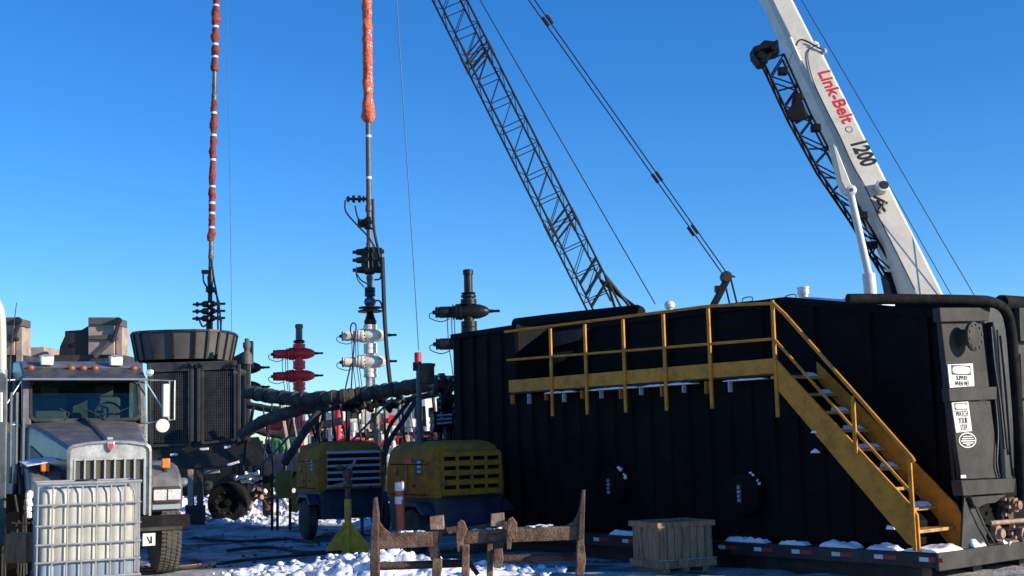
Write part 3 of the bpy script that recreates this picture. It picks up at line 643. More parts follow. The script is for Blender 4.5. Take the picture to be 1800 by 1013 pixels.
for x in (-.50, .50):
    mb = MB(); mb.box(x - .09, x + .09, 2.62, 2.74, 2.97, 3.10); hn = mb.build('roof_light', 'mirror_white', tr, bevel=.015)
    mb = MB(); mb.tube([(x - .10, 2.72, 3.11), (x - .02, 2.72, 3.13), (x + .1, 2.72, 3.11)], .012, 6); mb.build('light_guard', 'chrome', hn)
for s_ in (-1, 1):
    mb = MB(); mb.prism([(s_ * .87, 2.45, 2.09), (s_ * .87, 3.44, 2.09), (s_ * .87, 3.44, 2.76), (s_ * .87, 2.62, 2.76)], (s_ * .008, 0, 0)); mb.build('side_window', 'cab_glass', cab)
    mb = MB(); mb.box(min(s_ * .9, s_ * .93), max(s_ * .9, s_ * .93), 2.5, 3.75, 1.05, 2.15); dr = mb.build('door', 'truck_grey', cab, bevel=.02)
    mb = MB(); mb.box(min(s_ * .93, s_ * .97), max(s_ * .93, s_ * .97), 3.4, 3.6, 1.9, 1.95); mb.build('handle', 'chrome', dr)
    mb = MB()
    mb.tube([(s_ * .90, 2.4, 2.74), (s_ * 1.30, 2.25, 2.72), (s_ * 1.30, 2.25, 2.13), (s_ * .88, 2.4, 2.08)], .014, 7)
    mb.tube([(s_ * .88, 2.35, 2.72), (s_ * 1.22, 2.25, 2.14)], .012, 7); mb.tube([(s_ * 1.22, 2.25, 2.72), (s_ * 1.22, 2.25, 2.12)], .012, 7)
    mb.build('mirror_bracket', 'chrome', tr)
    mb = MB(); mb.box(s_ * 1.16 - .045, s_ * 1.16 + .045, 2.2, 2.3, 2.17, 2.67); mr = mb.build('mirror', 'mirror_white' if s_ > 0 else 'truck_dark', tr, bevel=.015)
    mb = MB(); mb.lathe((s_ * 1.12, 2.24, 2.04), (0, -1, 0), [(-.04, .06), (0, .105), (.02, .10), (.03, .06), (.034, .01)], 20); mb.build('convex_mirror', 'mirror_white' if s_ > 0 else 'truck_dark', tr)
    if s_ > 0: mb = MB(); mb.lathe((s_ * .93, 2.32, 2.84), (0, -1, 0), [(-.06, .03), (0, .05), (.05, .055), (.055, .04)], 14); mb.build('spot_lamp', 'chrome', tr)
mb = MB(); mb.tube([(-1.05, 2.25, 2.70), (-1.04, 2.25, 3.2), (-.98, 2.25, 3.85)], [.014, .010, .006], 6); mb.build('antenna', 'tank_grey', tr)
mb = MB(); mb.ball((-.97, 2.25, 3.32), .045, 8, (1, 1, .8)); mb.build('antenna_base', 'print_black', tr)
mb = MB(); mb.prism([(-1.0, .2, 1.50), (-.62, .2, 1.56), (-.58, 1.0, 1.62), (-1.02, 1.0, 1.56)], (0, 0, .012)); mb.build('fender_snow', 'snow', tr, bevel=.01)

# ================================================================ LEFT EDGE: NEIGHBOUR TRUCK
c = gr(-30, 1060); nb = thing('parked_truck', V(-5.45, 13.0, 0), R(8), 'grey vehicle cut off by the left edge of the picture, with a pale exhaust stack', 'truck')
mb = MB(); mb.prism([at(-90, 660, 13.4), at(8, 655, 13.4), at(14, 664, 13.4), at(10, 960, 13.4), at(-90, 975, 13.4)], (-1.2, 2.2, 0)); mb.build('cab_panel', 'neighbour', nb, world=True, bevel=.02)
mb = MB(); mb.box(-.12, -.02, 0, .02, 0, .3)
mb = MB(); mb.prism([at(-6, 690, 13.35), at(2, 690, 13.35), at(2, 742, 13.35), at(-6, 742, 13.35)], (0, .04, 0)); mb.build('door_decal', 'sign_white', nb, world=True)
mb = MB(); p = at(4, 655, 14.0); mb.tube(curve([at(3, 652, 14.0), at(2, 570, 14.0), at(-3, 540, 14.0), at(-16, 520, 14.0)], 5), .052, 14); mb.build('exhaust_stack', 'cream_stack', nb, world=True)
mb = MB(); mb.tube([at(3, 662, 14.0), at(3, 650, 14.0)], .06, 14); mb.build('stack_clamp', 'chrome', nb, world=True)
for k, x in enumerate((20, 30, 42)):
    mb = MB(); mb.tube([at(x, 690, 16.8), at(x - 2, 850, 16.8)], .02, 6)
    # vertical grab bars by the cab of the grey truck
    mb.build('grab_bar', 'truck_grey', tr, world=True)
mb = MB(); a = at(-60, 960, 13.6); mb.box(-.9, -.15, -.5, 2.2, .35, 1.0); mb.build('chassis', 'dark_void', nb)
for y in (.1, 1.2): wheel(nb, -.45, y, .5, .3, 1, rim='rad_dark', tread=False)

def loose_rod(name, q, Y, r, m, label, cat, grp=None):
    mb = MB(); mb.tube(curve([at(a, b, y) for (a, b), y in zip(q, Y)], 5), r, 7); return tag(mb.build(name, m), label, cat, grp)
# jumble of struts in the dark between the two trucks
st = thing('strut_frame', gr(30, 1085), 0, 'dark frame of thin steel struts standing left of the white tote', 'frame')
for q in (((3, 975), (22, 935)), ((28, 925), (34, 915)), ((34, 1040), (42, 905)), ((30, 930), (33, 1050)), ((20, 920), (52, 920)), ((30, 1000), (38, 1050)), ((8, 870), (9, 1040)), ((45, 880), (46, 1010)), ((26, 870), (31, 900))):
    rod('strut', at(*q[0], 14.2), at(*q[1], 14.2), .012, 'tank_grey', st)
for px_ in (6, 44):
    rod('leg', at(px_, 900, 14.25), V(at(px_, 900, 14.25).x, 14.25, -.05), .02, 'steel_black', st)
mb = MB()
for k in range(14):
    p = at(48 + random.random() * 5, 868 + k * 3.0, 15.0); mb.ball(p, .03 + .025 * random.random(), 7)
mb.build('clinging_snow', 'snow', st, world=True)
mb = MB(); mb.box(-.12, .12, -.1, .1, .55, .85); mb.build('wood_block', 'old_wood', st, bevel=.01)
mb = MB(); mb.prism([at(-40, 870, 15.3), at(56, 870, 15.3), at(58, 1060, 15.3), at(-40, 1060, 15.3)], (0, .3, 0)); mb.build('shade_backdrop', 'dark_void', st, world=True)  # black sheet added behind the struts in place of the shade there

# ================================================================ IBC TOTE
def build_tote():
    p = at(155, 1000, 12.4); t = thing('liquid_tote', V(p.x - .205, p.y + .5, 0), R(23), 'white caged plastic liquid tote standing in front of the grey truck', 'tote')
    W2, D2, zb, zt = .475, .46, .45, 1.365
    # base frame on legs and pallet
    mb = MB(); mb.box(-W2, W2, -D2, D2, .31, .43); mb.build('pallet_base', 'tank_grey', t, bevel=.01)
    for sx in (-1, 1):
        for sy in (-1, 1):
            mb = MB(); mb.box(sx * .46 - .05, sx * .46 + .05, sy * .43 - .05, sy * .43 + .05, -.05, .31); mb.build('leg', 'steel_black', t)
    # bottle: lobed outline between the cage bars
    def ring(z, ins, amp):
        pts = []; n = 7
        for sgn, ax in ((-1, 'x'), (1, 'y'), (1, 'x'), (-1, 'y')):
            for k in range(n * 6):
                u = k / (n * 6); b = amp * abs(math.sin(PI * (u * n + .10 * math.sin(u * 23)))) ** .45
                if ax == 'x':
                    xx = (-W2 + ins + (2 * W2 - 2 * ins) * u) * (-sgn); pts.append((xx, sgn * (D2 - ins - amp + b), z))
                else:
                    yy = (-D2 + ins + (2 * D2 - 2 * ins) * u) * sgn; pts.append((sgn * (W2 - ins - amp + b), yy, z))
        return pts
    zl = .615
    mb = MB(); mb.loft([ring(zl + .002, .03, .03), ring(1.17, .03, .03), ring(1.26, .036, .026), ring(1.31, .06, .03), ring(1.34, .12, .03)]); mb.build('bottle', 'plastic', t, ang=50)
    mb = MB(); mb.loft([ring(zb, .03, .03), ring(zl, .03, .03)]); mb.build('liquid_fill', 'plastic_wet', t, ang=50)
    mb = MB(); mb.lathe((0, 0, 1.335), (0, 0, 1), [(0, .11), (.05, .11), (.055, .09)], 20); mb.build('cap', 'print_black', t)
    for k in range(8):
        u = -W2 + 2 * W2 * k / 7
        for sy in (-1, 1):
            mb = MB(); mb.tube([(u, sy * D2, zb - .02), (u, sy * D2, zt)], .009, 7); mb.build('cage_upright', 'cage', t)
        if 0 < k < 7:
            v_ = -D2 + 2 * D2 * k / 7
            for sx in (-1, 1):
                mb = MB(); mb.tube([(sx * W2, v_, zb - .02), (sx * W2, v_, zt)], .009, 7); mb.build('cage_upright', 'cage', t)
    for z, r in ((.45, .016), (.61, .010), (.78, .010), (.96, .010), (1.16, .010), (1.365, .016)):
        r2 = D2 + .013; w2 = W2 + .013
        mb = MB(); mb.tube([(-w2, -r2, z), (w2, -r2, z), (w2, r2, z), (-w2, r2, z), (-w2, -r2, z)], r, 7); mb.build('cage_hoop', 'cage', t)
build_tote()

# ================================================================ FRAC PUMP RADIATOR TRAILER
def radiator():
    c = at(350, 785, 28.0); t = thing('radiator_trailer', V(c.x, 28.0, 0), R(4), 'black pump trailer carrying two grilled radiators under a flared fan shroud', 'trailer')
    px = lambda x, y, d=0: at(x, y, 28.0 + d)
    def pan(name, q, d, th, m, bevel=.01):
        mb = MB(); mb.prism([px(a, b, d) for a, b in q], (-.27 * th, th, 0)); return mb.build(name, m, t, bevel=bevel, world=True)
    pan('housing', ((259, 640), (441, 632), (441, 772), (259, 786)), .10, 2.2, 'rad_dark')
    for n_, (xa, xb, ya, yb, yc, yd) in enumerate(((266, 333, 652, 650, 781, 784), (356, 414, 649, 646, 773, 779))):
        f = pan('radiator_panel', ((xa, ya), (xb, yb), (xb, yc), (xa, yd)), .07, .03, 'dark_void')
        mb = MB(); mb.bar(px(xa, ya, .04), px(xb, yb, .04), .05, .06); mb.bar(px(xa, yd, .04), px(xb, yc, .04), .05, .06); mb.bar(px(xa, ya, .04), px(xa, yd, .04), .05, .06); mb.bar(px(xb, yb, .04), px(xb, yc, .04), .05, .06); mb.build('radiator_frame', 'rad_dark', f, world=True)
        mb = MB(); k = xa + 4
        while k < xb - 2: mb.bar(px(k, ya + 3, .055), px(k, yd - 5, .055), .022, .012, up=(0, 1, 0)); k += 3.6
        y = ya + 8
        while y < yc - 4: mb.bar(px(xa + 2, y + .5, .06), px(xb - 2, y - .5, .06), .012, .012); y += 5
        mb.build('radiator_grille', 'rad_dark', f, world=True, kind='stuff')
    for x in (262, 337, 349, 420, 437): pan('corner_post', ((x - 3, 640), (x + 3, 640), (x + 3, 776), (x - 3, 778)), .0, .1, 'rad_dark')
    pan('top_beam', ((258, 638), (416, 634), (416, 646), (258, 650)), .02, .12, 'rad_dark')
    for k in (333, 352, 408):
        mb = MB(); mb.tube(curve([px(k - 8, 645, -.02), px(k - 2, 639, -.03), px(k + 6, 644, -.02)], 4), .025, 7); mb.build('lifting_eye', 'steel_black', t, world=True)
    # flared shroud: ring of plates
    cx_, n = at(325, 636, 29.2), 20; top = []; bot = []
    for k in range(n):
        a = 2 * PI * k / n; ca, sa = math.cos(a), math.sin(a); sq = lambda v: math.copysign(abs(v) ** .7, v)
        bot.append(cx_ + V(1.02 * sq(ca), .98 * sq(sa), .0)); top.append(cx_ + V(1.14 * sq(ca), 1.1 * sq(sa), .63))
    mb = MB(); mb.loft([bot, top], caps=False); mb.build('fan_shroud', 'rad_panel', t, world=True)
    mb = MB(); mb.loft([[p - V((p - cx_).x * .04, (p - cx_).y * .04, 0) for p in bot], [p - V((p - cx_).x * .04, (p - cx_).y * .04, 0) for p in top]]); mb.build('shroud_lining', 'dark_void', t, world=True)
    mb = MB()
    for i in range(n): mb.bar(top[i], top[(i + 1) % n], .05, .05)
    mb.build('shroud_rim', 'steel_black', t, world=True)
    for i in range(n):
        mb = MB(); d = (bot[i] - cx_).normalized() * .02; mb.bar(bot[i] + d, top[i] + d, .05, .035); mb.build('shroud_rib', 'steel_black', t, world=True)
    for q in (((412, 633), (440, 618)), ((440, 600), (440, 640))):
        mb = MB(); mb.bar(px(*q[0], .2), px(*q[1], .2), .12, .12); mb.build('shroud_brace', 'steel_black', t, world=True)
    mb = MB(); mb.lathe(px(434, 617, .1), (0, 0, -1), [(-.28, .05), (-.2, .05), (-.19, .09), (-.1, .09), (0, .06), (.1, .12), (.3, .12), (.32, .08), (.5, .09), (1.8, .09)], 14); mb.build('coolant_pipe', 'rad_panel', t, world=True)
    mb = MB(); mb.lathe(px(412, 656, .1), (1, 0, 0), [(0, .1), (.3, .1)], 12); mb.build('coolant_elbow', 'rad_panel', t, world=True)
    # bed, legs, wheels
    pan('trailer_bed', ((262, 780), (455, 768), (470, 800), (470, 818), (262, 826)), .1, 2.3, 'steel_black')
    for x in (336, 352):
        mb = MB(); a = px(x, 818, .2); mb.box(a.x - .06, a.x + .06, a.y - .06, a.y + .06, .45, a.z); mb.build('landing_leg', 'tan_box' if x == 336 else 'rust_dark', t, world=True)
        mb = MB(); mb.box(a.x - .10, a.x + .10, a.y - .10, a.y + .10, -.06, .45); mb.build('leg_foot', 'steel_black', t, world=True)
    mb = MB(); mb.bar(px(350, 832, .2), px(386, 828, .2), .08, .08); mb.build('cross_brace', 'tan_box', t, world=True)
    for dx, dy in ((.75, .9), (.70, 1.5), (-.9, .9)):
        r = .46; wx = at(390, 860, 28).x - c.x + (dx - .75)
        wt = MB(); wt.lathe((wx, dy, r), (-math.sin(R(4)), -1, 0), [(-.15, r * .5), (-.13, r * .9), (-.09, r), (.09, r), (.13, r * .93), (.15, r * .6), (.10, r * .55), (.06, r * .2), (.14, r * .17), (.15, .02)], 28); w_ = wt.build('tire', 'tire_dark', t)  # shade under the trailer bed is put into this darker tire colour
        wb = MB()
        for k in range(10):
            a = 2 * PI * k / 10; wb.lathe((wx + .24 * math.cos(a), dy - .09, r + .24 * math.sin(a)), (0, -1, 0), [(0, .022), (.05, .022)], 6)
        wb.build('wheel_nuts', 'tank_grey', w_)
    for q in (((352, 790), (366, 789)), ((395, 787), (404, 785)), ((400, 818), (420, 812)), ((300, 800), (312, 799))):
        mb = MB(); mb.bar(px(*q[0], .03), px(*q[1], .03), .08, .05); mb.build('bed_snow', 'snow', t, world=True)
radiator()

# tan exhaust housings seen over the truck roof
def exhaust_unit(x0, Yd, label, full=True):
    t = thing('pump_housing', V(at(x0, 700, Yd).x, Yd, 0), 0, label, 'pump unit', 'pump units behind the grey truck')
    s = lambda x, y, d=0: at(x0 + x, y, Yd + d)
    def pan(name, q, d, th, m):
        mb = MB(); mb.prism([s(a, b, d) for a, b in q], (0, th, 0)); return mb.build(name, m, t, world=True, bevel=.01)
    pan('tan_panel', ((0, 570), (46, 570), (46, 624), (0, 624)), .05, 1.0, 'tan_box')
    pan('top_box', ((0, 558), (49, 558), (49, 571), (0, 571)), -.02, 1.0, 'rad_panel')
    pan('mid_band', ((0, 590), (52, 588), (52, 597), (0, 597)), -.03, .08, 'rad_panel')
    pan('corner_post', ((49, 575), (60, 575), (60, 650), (49, 650)), .1, .6, 'tan_box')
    mb = MB(); mb.bar(s(12, 628, -.01), s(45, 597, -.01), .12, .08); mb.build('brace', 'rad_panel', t, world=True)
    mb = MB(); mb.tube([s(44, 600, -.05), s(52, 572, -.05), s(57, 562, -.05)], .06, 8); mb.build('pipe_elbow', 'steel_black', t, world=True)
    mb = MB(); mb.lathe(s(54, 564, -.06), (0, -1, 0), [(0, .09), (.1, .09)], 12); mb.build('pipe_cap', 'steel_black', t, world=True)
    if full: pan('fan_cowl', ((-50, 610), (-41, 590), (-41, 582), (-12, 580), (0, 573), (0, 626), (-52, 630)), .2, 1.6, 'steel_black')
    pan('housing_base', ((-60, 624), (62, 624), (62, 770), (-60, 770)), .15, 1.8, 'rad_dark')
    for dx in (-50, 50):
        mb = MB(); p = s(dx, 760, .9); mb.box(p.x - .15, p.x + .15, p.y - .15, p.y + .15, -.06, p.z); mb.build('leg', 'steel_black', t, world=True)
exhaust_unit(155, 34.0, 'tan and black pump housing rising right above the grey truck roof')
exhaust_unit(-21, 32.0, 'tan pump housing rising above the left corner of the truck roof', False)
pb = thing('equipment_box', V(at(62, 700, 36).x, 36, 0), 0, 'low brown box roof just above the truck roof, left of the black cowl', 'box')
mb = MB(); mb.prism([at(40, 612, 36), at(78, 609, 36), at(81, 640, 36), at(40, 640, 36)], (0, 1.5, 0)); mb.build('lid', 'tan_box', pb, world=True, bevel=.03)
mb = MB(); p = at(60, 640, 36.7); mb.box(p.x - .35, p.x + .35, 36.02, 37.4, -.06, p.z + .02); mb.build('body', 'rad_dark', pb, world=True)

# ================================================================ WELL HEADS
def bolts_ring(mb, o, d, r, n, br, ln):
    d = Vector(d).normalized(); ref = V(0, 0, 1) if abs(d.z) < .9 else V(1, 0, 0); a = d.cross(ref).normalized(); b = d.cross(a)
    for k in range(n):
        t = 2 * PI * k / n; mb.lathe(Vector(o) + (a * math.cos(t) + b * math.sin(t)) * r, d, [(0, br), (ln, br)], 6)
def hose(name, pts, r, m, parent=None, world=True, n=6):
    mb = MB(); mb.tube(curve(pts, 6), r, 7); return mb.build(name, m, parent, world=world)
def frac_tree(px, Yd, paint, label, valves, ztop_px=None, collar=None, base_to=None, cap=True, third=None, grp='well heads in the row'):
    b = at(px, 700, Yd); t = thing('frac_tree', V(b.x, Yd, 0), 0, label, 'wellhead', grp)
    pm = FPX / Yd
    zz = lambda y: at(px, y, Yd).z
    vz = [zz(y) for y in valves]; MB.k = 1.16
    for i, z in enumerate(vz):
        mb = MB(); mb.lathe((0, 0, z), (1, 0, 0), [(-.30, .16), (-.28, .21), (-.20, .21), (-.19, .17), (-.1, .18), (.1, .19), (.3, .18), (.45, .14), (.56, .09), (.60, .03)], 20); v_ = mb.build('valve_body', paint, t)
        mb = MB(); mb.lathe((-.30, 0, z), (-1, 0, 0), [(0, .20), (.08, .20), (.085, .16), (.14, .155), (.145, .19), (.17, .19)], 20); mb.build('bonnet', paint, v_)
        mb = MB(); bolts_ring(mb, (-.36, 0, z), (1, 0, 0), .20, 10, .022, .20); mb.build('bonnet_bolts', 'valve_black', v_)
        mb = MB(); mb.lathe((-.47, 0, z), (-1, 0, 0), [(0, .13), (.03, .145), (.38, .145), (.40, .125), (.42, .135), (.45, .135), (.46, .10), (.50, .10)], 20); ac = mb.build('actuator', paint, t)
        mb = MB(); mb.lathe((-.93, 0, z), (-1, 0, 0), [(0, .145), (.03, .145), (.04, .05), (.12, .05)], 12); mb.build('actuator_cap', 'valve_black', ac)
        mb = MB(); mb.lathe((.58, 0, z), (1, 0, 0), [(0, .045), (.12, .045), (.125, .035), (.32, .035)], 10); mb.build('stem', 'valve_black', v_)
        hose('control_hose', [(-1.0, -.05, z), (-1.13, -.05, z - .05), (-1.1, -.05, z - .18), (-.8, -.08, z - .28), (-.55, -.1, z - .2)], .014, 'wire', t, False)
    zs = sorted(vz)
    for i in range(len(zs)):
        top = zs[i + 1] if i + 1 < len(zs) else zs[i] + .42
        lo = zs[i] + .15; h = (top - (.15 if i + 1 < len(zs) else 0)) - lo
        mb = MB(); mb.lathe((0, 0, lo), (0, 0, 1), [(0, .13), (h * .2, .13), (h * .22, .20), (h * .48, .20), (h * .5, .17), (h * .52, .20), (h * .78, .20), (h * .8, .13), (h, .13)], 18); sp = mb.build('spool', paint, t)
        mb = MB(); bolts_ring(mb, (0, 0, lo + h * .2), (0, 0, 1), .17, 8, .024, h * .6); mb.build('studs', paint, sp)
    zl = zs[0] - .15; zb = base_to if base_to is not None else 1.0
    mb = MB(); mb.lathe((0, 0, zl), (0, 0, -1), [(0, .13), (.08, .13), (.09, .20), (.2, .20), (.21, .18), (.25, .18), (.26, .20), (.38, .20), (.39, .15), (.6, .15), (zl - zb, .15)], 18); mb.build('lower_spool', paint, t)
    mb = MB(); mb.lathe((0, 0, -.06), (0, 0, 1), [(0, .35), (.25, .35), (.26, .24), (.7, .24), (.71, .32), (.9, .32), (.91, .2), (zb + .07, .2)], 18); mb.build('wellhead_base', paint, t)
    if cap:
        zc = zs[-1] + .4
        mb = MB(); h = zz(collar) - zc; mb.lathe((0, 0, zc), (0, 0, 1), [(0, .16), (.02, .19), (h * .5, .19), (h * .55, .15), (h * .9, .19), (h, .14)], 16); mb.build('collar', 'valve_black', t)
        h = zz(ztop_px) - zc; mb = MB(); mb.lathe((0, 0, zc), (0, 0, 1), [(0, .11), (h - .16, .11), (h - .15, .13), (h - .02, .13), (h, .10)], 14); mb.build('riser_pipe', 'grey_pipe' if paint != 'valve_black' else 'valve_black', t)
    if third:
        z = zz(third); mb = MB(); mb.lathe((-.45, 0, z), (-1, 0, 0), [(0, .26), (.12, .26), (.14, .16), (.2, .2), (.7, .2), (.72, .17)], 18); a_ = mb.build('actuator', paint, t)
        mb = MB(); mb.lathe((-.45, 0, z), (1, 0, 0), [(0, .28), (.2, .28), (.22, .2), (.7, .2), (.9, .12), (1.1, .05)], 18); mb.build('valve_body', paint, t)
        for k in range(5): hose('control_hose', [(-.3 + k * .14, -.25, z + .5), (-.35 + k * .12 + random.random() * .2, -.3, z), (-.25 + k * .1, -.28, z - .6)], .02, 'tan_box', t, False)
    MB.k = 1.0
    for dx in (-.62, -.50, -.42):
        hose('control_line', [(dx, -.1, zs[-1] - .15), (dx + .03, -.12, zs[0]), (dx + .10 + .05 * random.random(), -.12, zs[0] - .9), (dx + .2, -.1, zs[0] - 2.2)], .014, 'wire', t, False)
    return t
white = frac_tree(652, 42.5, 'valve_white', 'white double-valve wellhead stack under the black lubricator', (590, 636), base_to=2.2, cap=False)
mb = MB(); p = at(652, 762, 42.5); mb.box(-.85, -.35, -.3, .3, p.z - .5, p.z + .5); mb.box(-.3, .25, -.3, .3, p.z - .55, p.z + .75); mb.build('block_valve', 'valve_white', white, bevel=.05)
mb = MB(); mb.lathe((-.95, 0, p.z + .05), (-1, 0, 0), [(0, .4), (.15, .4), (.18, .2), (.3, .25), (.7, .25), (.75, .2)], 18); mb.build('wing_valve', 'valve_white', white)
mb = MB(); mb.lathe((.3, 0, p.z + .3), (1, 0, 0), [(0, .2), (.3, .2), (.31, .3), (.5, .3)], 16); mb.build('wing_outlet', 'valve_red', white)
red = frac_tree(526, 46.9, 'valve_red', 'red double-valve wellhead stack with a grey riser on top', (622, 661), 570, 598, base_to=1.2, third=750)
frac_tree(827, 36.0, 'valve_black', 'black wellhead stack rising just behind the far end of the black tank', (548, 604), 474, 514, base_to=1.2)
frac_tree(429, 44.0, 'valve_black', 'dark wellhead hidden behind the radiator trailer, only its valve stems showing', (647, 681), 632, 640, base_to=1.2)

# lubricator on the white well
def lub_white():
    Yd = 42.5; a = at(651, 575, Yd); t = thing('lubricator', a, 0, 'tall black wireline lubricator wrapped in bright orange at its upper end', 'lubricator', 'lubricators hung over the wells')
    s = lambda x, y, d=0.: at(x, y, Yd + d)
    pm = FPX / Yd
    def seg(name, y0, y1, prof, m, x0=None, n=16, ds=0):
        """prof: (fraction from lower to upper, radius px)"""
        xx = lambda y: 645 + 7 * (y / 680)
        p, q = s(xx(y0), y0), s(xx(y1), y1); d = q - p
        mb = MB(); mb.lathe(p, d, [(f * d.length, r / pm) for f, r in prof], n)
        if name == 'orange_wrap': mb.v = [v_ + (v_ - (p + d.normalized() * (v_ - p).dot(d.normalized()))) * (.22 * noise.noise(v_ * 4.5) + .2 * noise.noise(v_ * 11)) for v_ in mb.v]
        return mb.build(name, m, t, world=True)
    seg('adapter_cone', 574, 548, [(0, 10), (.15, 10), (.2, 11), (.4, 11), (.45, 9.5), (1, 5)], 'valve_black')
    hub = seg('hub_flange', 549, 540, [(0, 21), (.3, 22), (.5, 12), (.7, 12), (.75, 21), (1, 20)], 'valve_black')
    seg('ball_housing', 540, 522, [(0, 6), (.3, 10), (.55, 11), (.8, 9), (1, 5)], 'valve_blue')
    seg('quick_union', 522, 505, [(0, 6), (.05, 9.5), (.45, 9.5), (.5, 8.5), (.55, 9.5), (.95, 9.5), (1, 5)], 'valve_black')
    seg('lower_pipe', 506, 474, [(0, 5), (.4, 5.5), (.45, 6.5), (.6, 6.5), (.65, 5), (1, 5)], 'grey_pipe')
    # blowout preventer
    mb = MB(); c = s(650, 456)
    for dz in (-.32, .02, .30): mb.lathe(c + V(-.58, -.05, dz - .05), (1, 0, 0), [(0, .06), (.12, .06), (.13, .10), (.4, .13), (.42, .17), (.72, .17), (.76, .12), (1.0, .14), (1.02, .08), (1.08, .06)], 12)
    mb.build('ram_preventer', 'valve_black', t, world=True)
    mb = MB(); mb.box(c.x - .28, c.x + .34, c.y - .16, c.y + .16, c.z - .36, c.z + .36); mb.build('preventer_body', 'valve_black', t, world=True, bevel=.03)
    for dx in (-.02, .12): rod('preventer_strap', c + V(dx, -.19, -.36), c + V(dx, -.19, .42), .02, 'tan_box', t)
    seg('upper_pipe', 438, 403, [(0, 6), (.3, 6), (.35, 5), (1, 5)], 'grey_pipe')
    seg('clamp', 404, 382, [(0, 6), (.1, 9), (.4, 8), (.5, 9.5), (.9, 9), (1, 5)], 'valve_black')
    mb = MB(); c = s(640, 392); mb.box(c.x - .22, c.x + .02, c.y - .08, c.y + .08, c.z - .16, c.z + .12); mb.build('clamp_block', 'valve_black', t, world=True, bevel=.02)
    seg('tool_trap', 383, 350, [(0, 5), (.3, 5), (.35, 7), (.65, 6.5), (.7, 5), (1, 6)], 'grey_pipe')
    mb = MB(); mb.lathe(s(646, 350), (-1, 0, .02), [(0, .06), (.1, .05), (.11, .11), (.16, .11), (.17, .06), (.22, .05), (.24, .13), (.32, .13), (.33, .05), (.42, .05), (.44, .14), (.52, .13), (.53, .05), (.62, .05), (.63, .11), (.7, .1), (.74, .03)], 12); mb.build('pump_in_valve', 'valve_black', t, world=True)
    seg('bare_pipe', 351, 214, [(0, 6), (.1, 5), (.12, 5), (.3, 5.2), (1, 4.8)], 'grey_pipe')
    for y in (313, 240): seg('white_band', y + 2, y - 2, [(0, 5.4), (1, 5.4)], 'band_white')
    prof = [(0, 6), (.012, 9.5), (.03, 11.5), (.07, 11.8), (.11, 10.5), (.145, 8.6)]
    f = .145
    while f < .985: f += .018; prof.append((f, 8.3 + .9 * random.random()))
    prof.append((1, 6)); seg('orange_wrap', 216, -90, prof, 'wrap_orange', n=14)
    for k, y in enumerate((178, 160, 139, 124, 98, 76, 58, 36, 22, 5)):
        c = s(645 + 7 * (y / 680) + (2.2 if k % 2 else 3.4), y, -.15); mb = MB()
        for j in range(9): mb.lump(c + V(random.uniform(-.06, .07), random.uniform(.0, .03), random.uniform(-.12, .12)), random.uniform(.012, .036), 8, (1.3, .6, 1))
        mb.build('frost_patch', 'band_white', t, world=True)
    seg('stuffing_box', -90, -130, [(0, 6), (.2, 10), (.8, 10), (1, 4)], 'valve_black')
    mb = MB(); mb.tube([s(644, -128), s(643, -900)], .02, 6); mb.build('suspension_wire', 'wire', t, world=True)
    for q, r in ((((672, 452), (674, 505), (676, 560), (680, 620), (686, 676)), .075), (((655, 350), (657, 400), (664, 436), (672, 470)), .05), (((607, 352), (608, 372), (628, 396), (646, 415), (662, 440)), .03), (((624, 362), (628, 380), (634, 390)), .03), (((624, 476), (634, 492), (648, 500)), .025), (((626, 470), (628, 490), (640, 505)), .02), (((658, 492), (668, 490), (671, 478)), .03), (((648, 540), (658, 530), (668, 530), (673, 545)), .03)):
        hose('hydraulic_hose', [s(x, y, -.3) for x, y in q], r, 'wire', t)
    for q in (((622, 600), (616, 580), (620, 568), (626, 575), (622, 610), (617, 690)), ((617, 640), (610, 670), (606, 690))):
        hose('hydraulic_hose', [s(x, y, -.3) for x, y in q], .025, 'wire', t)
lub_white()

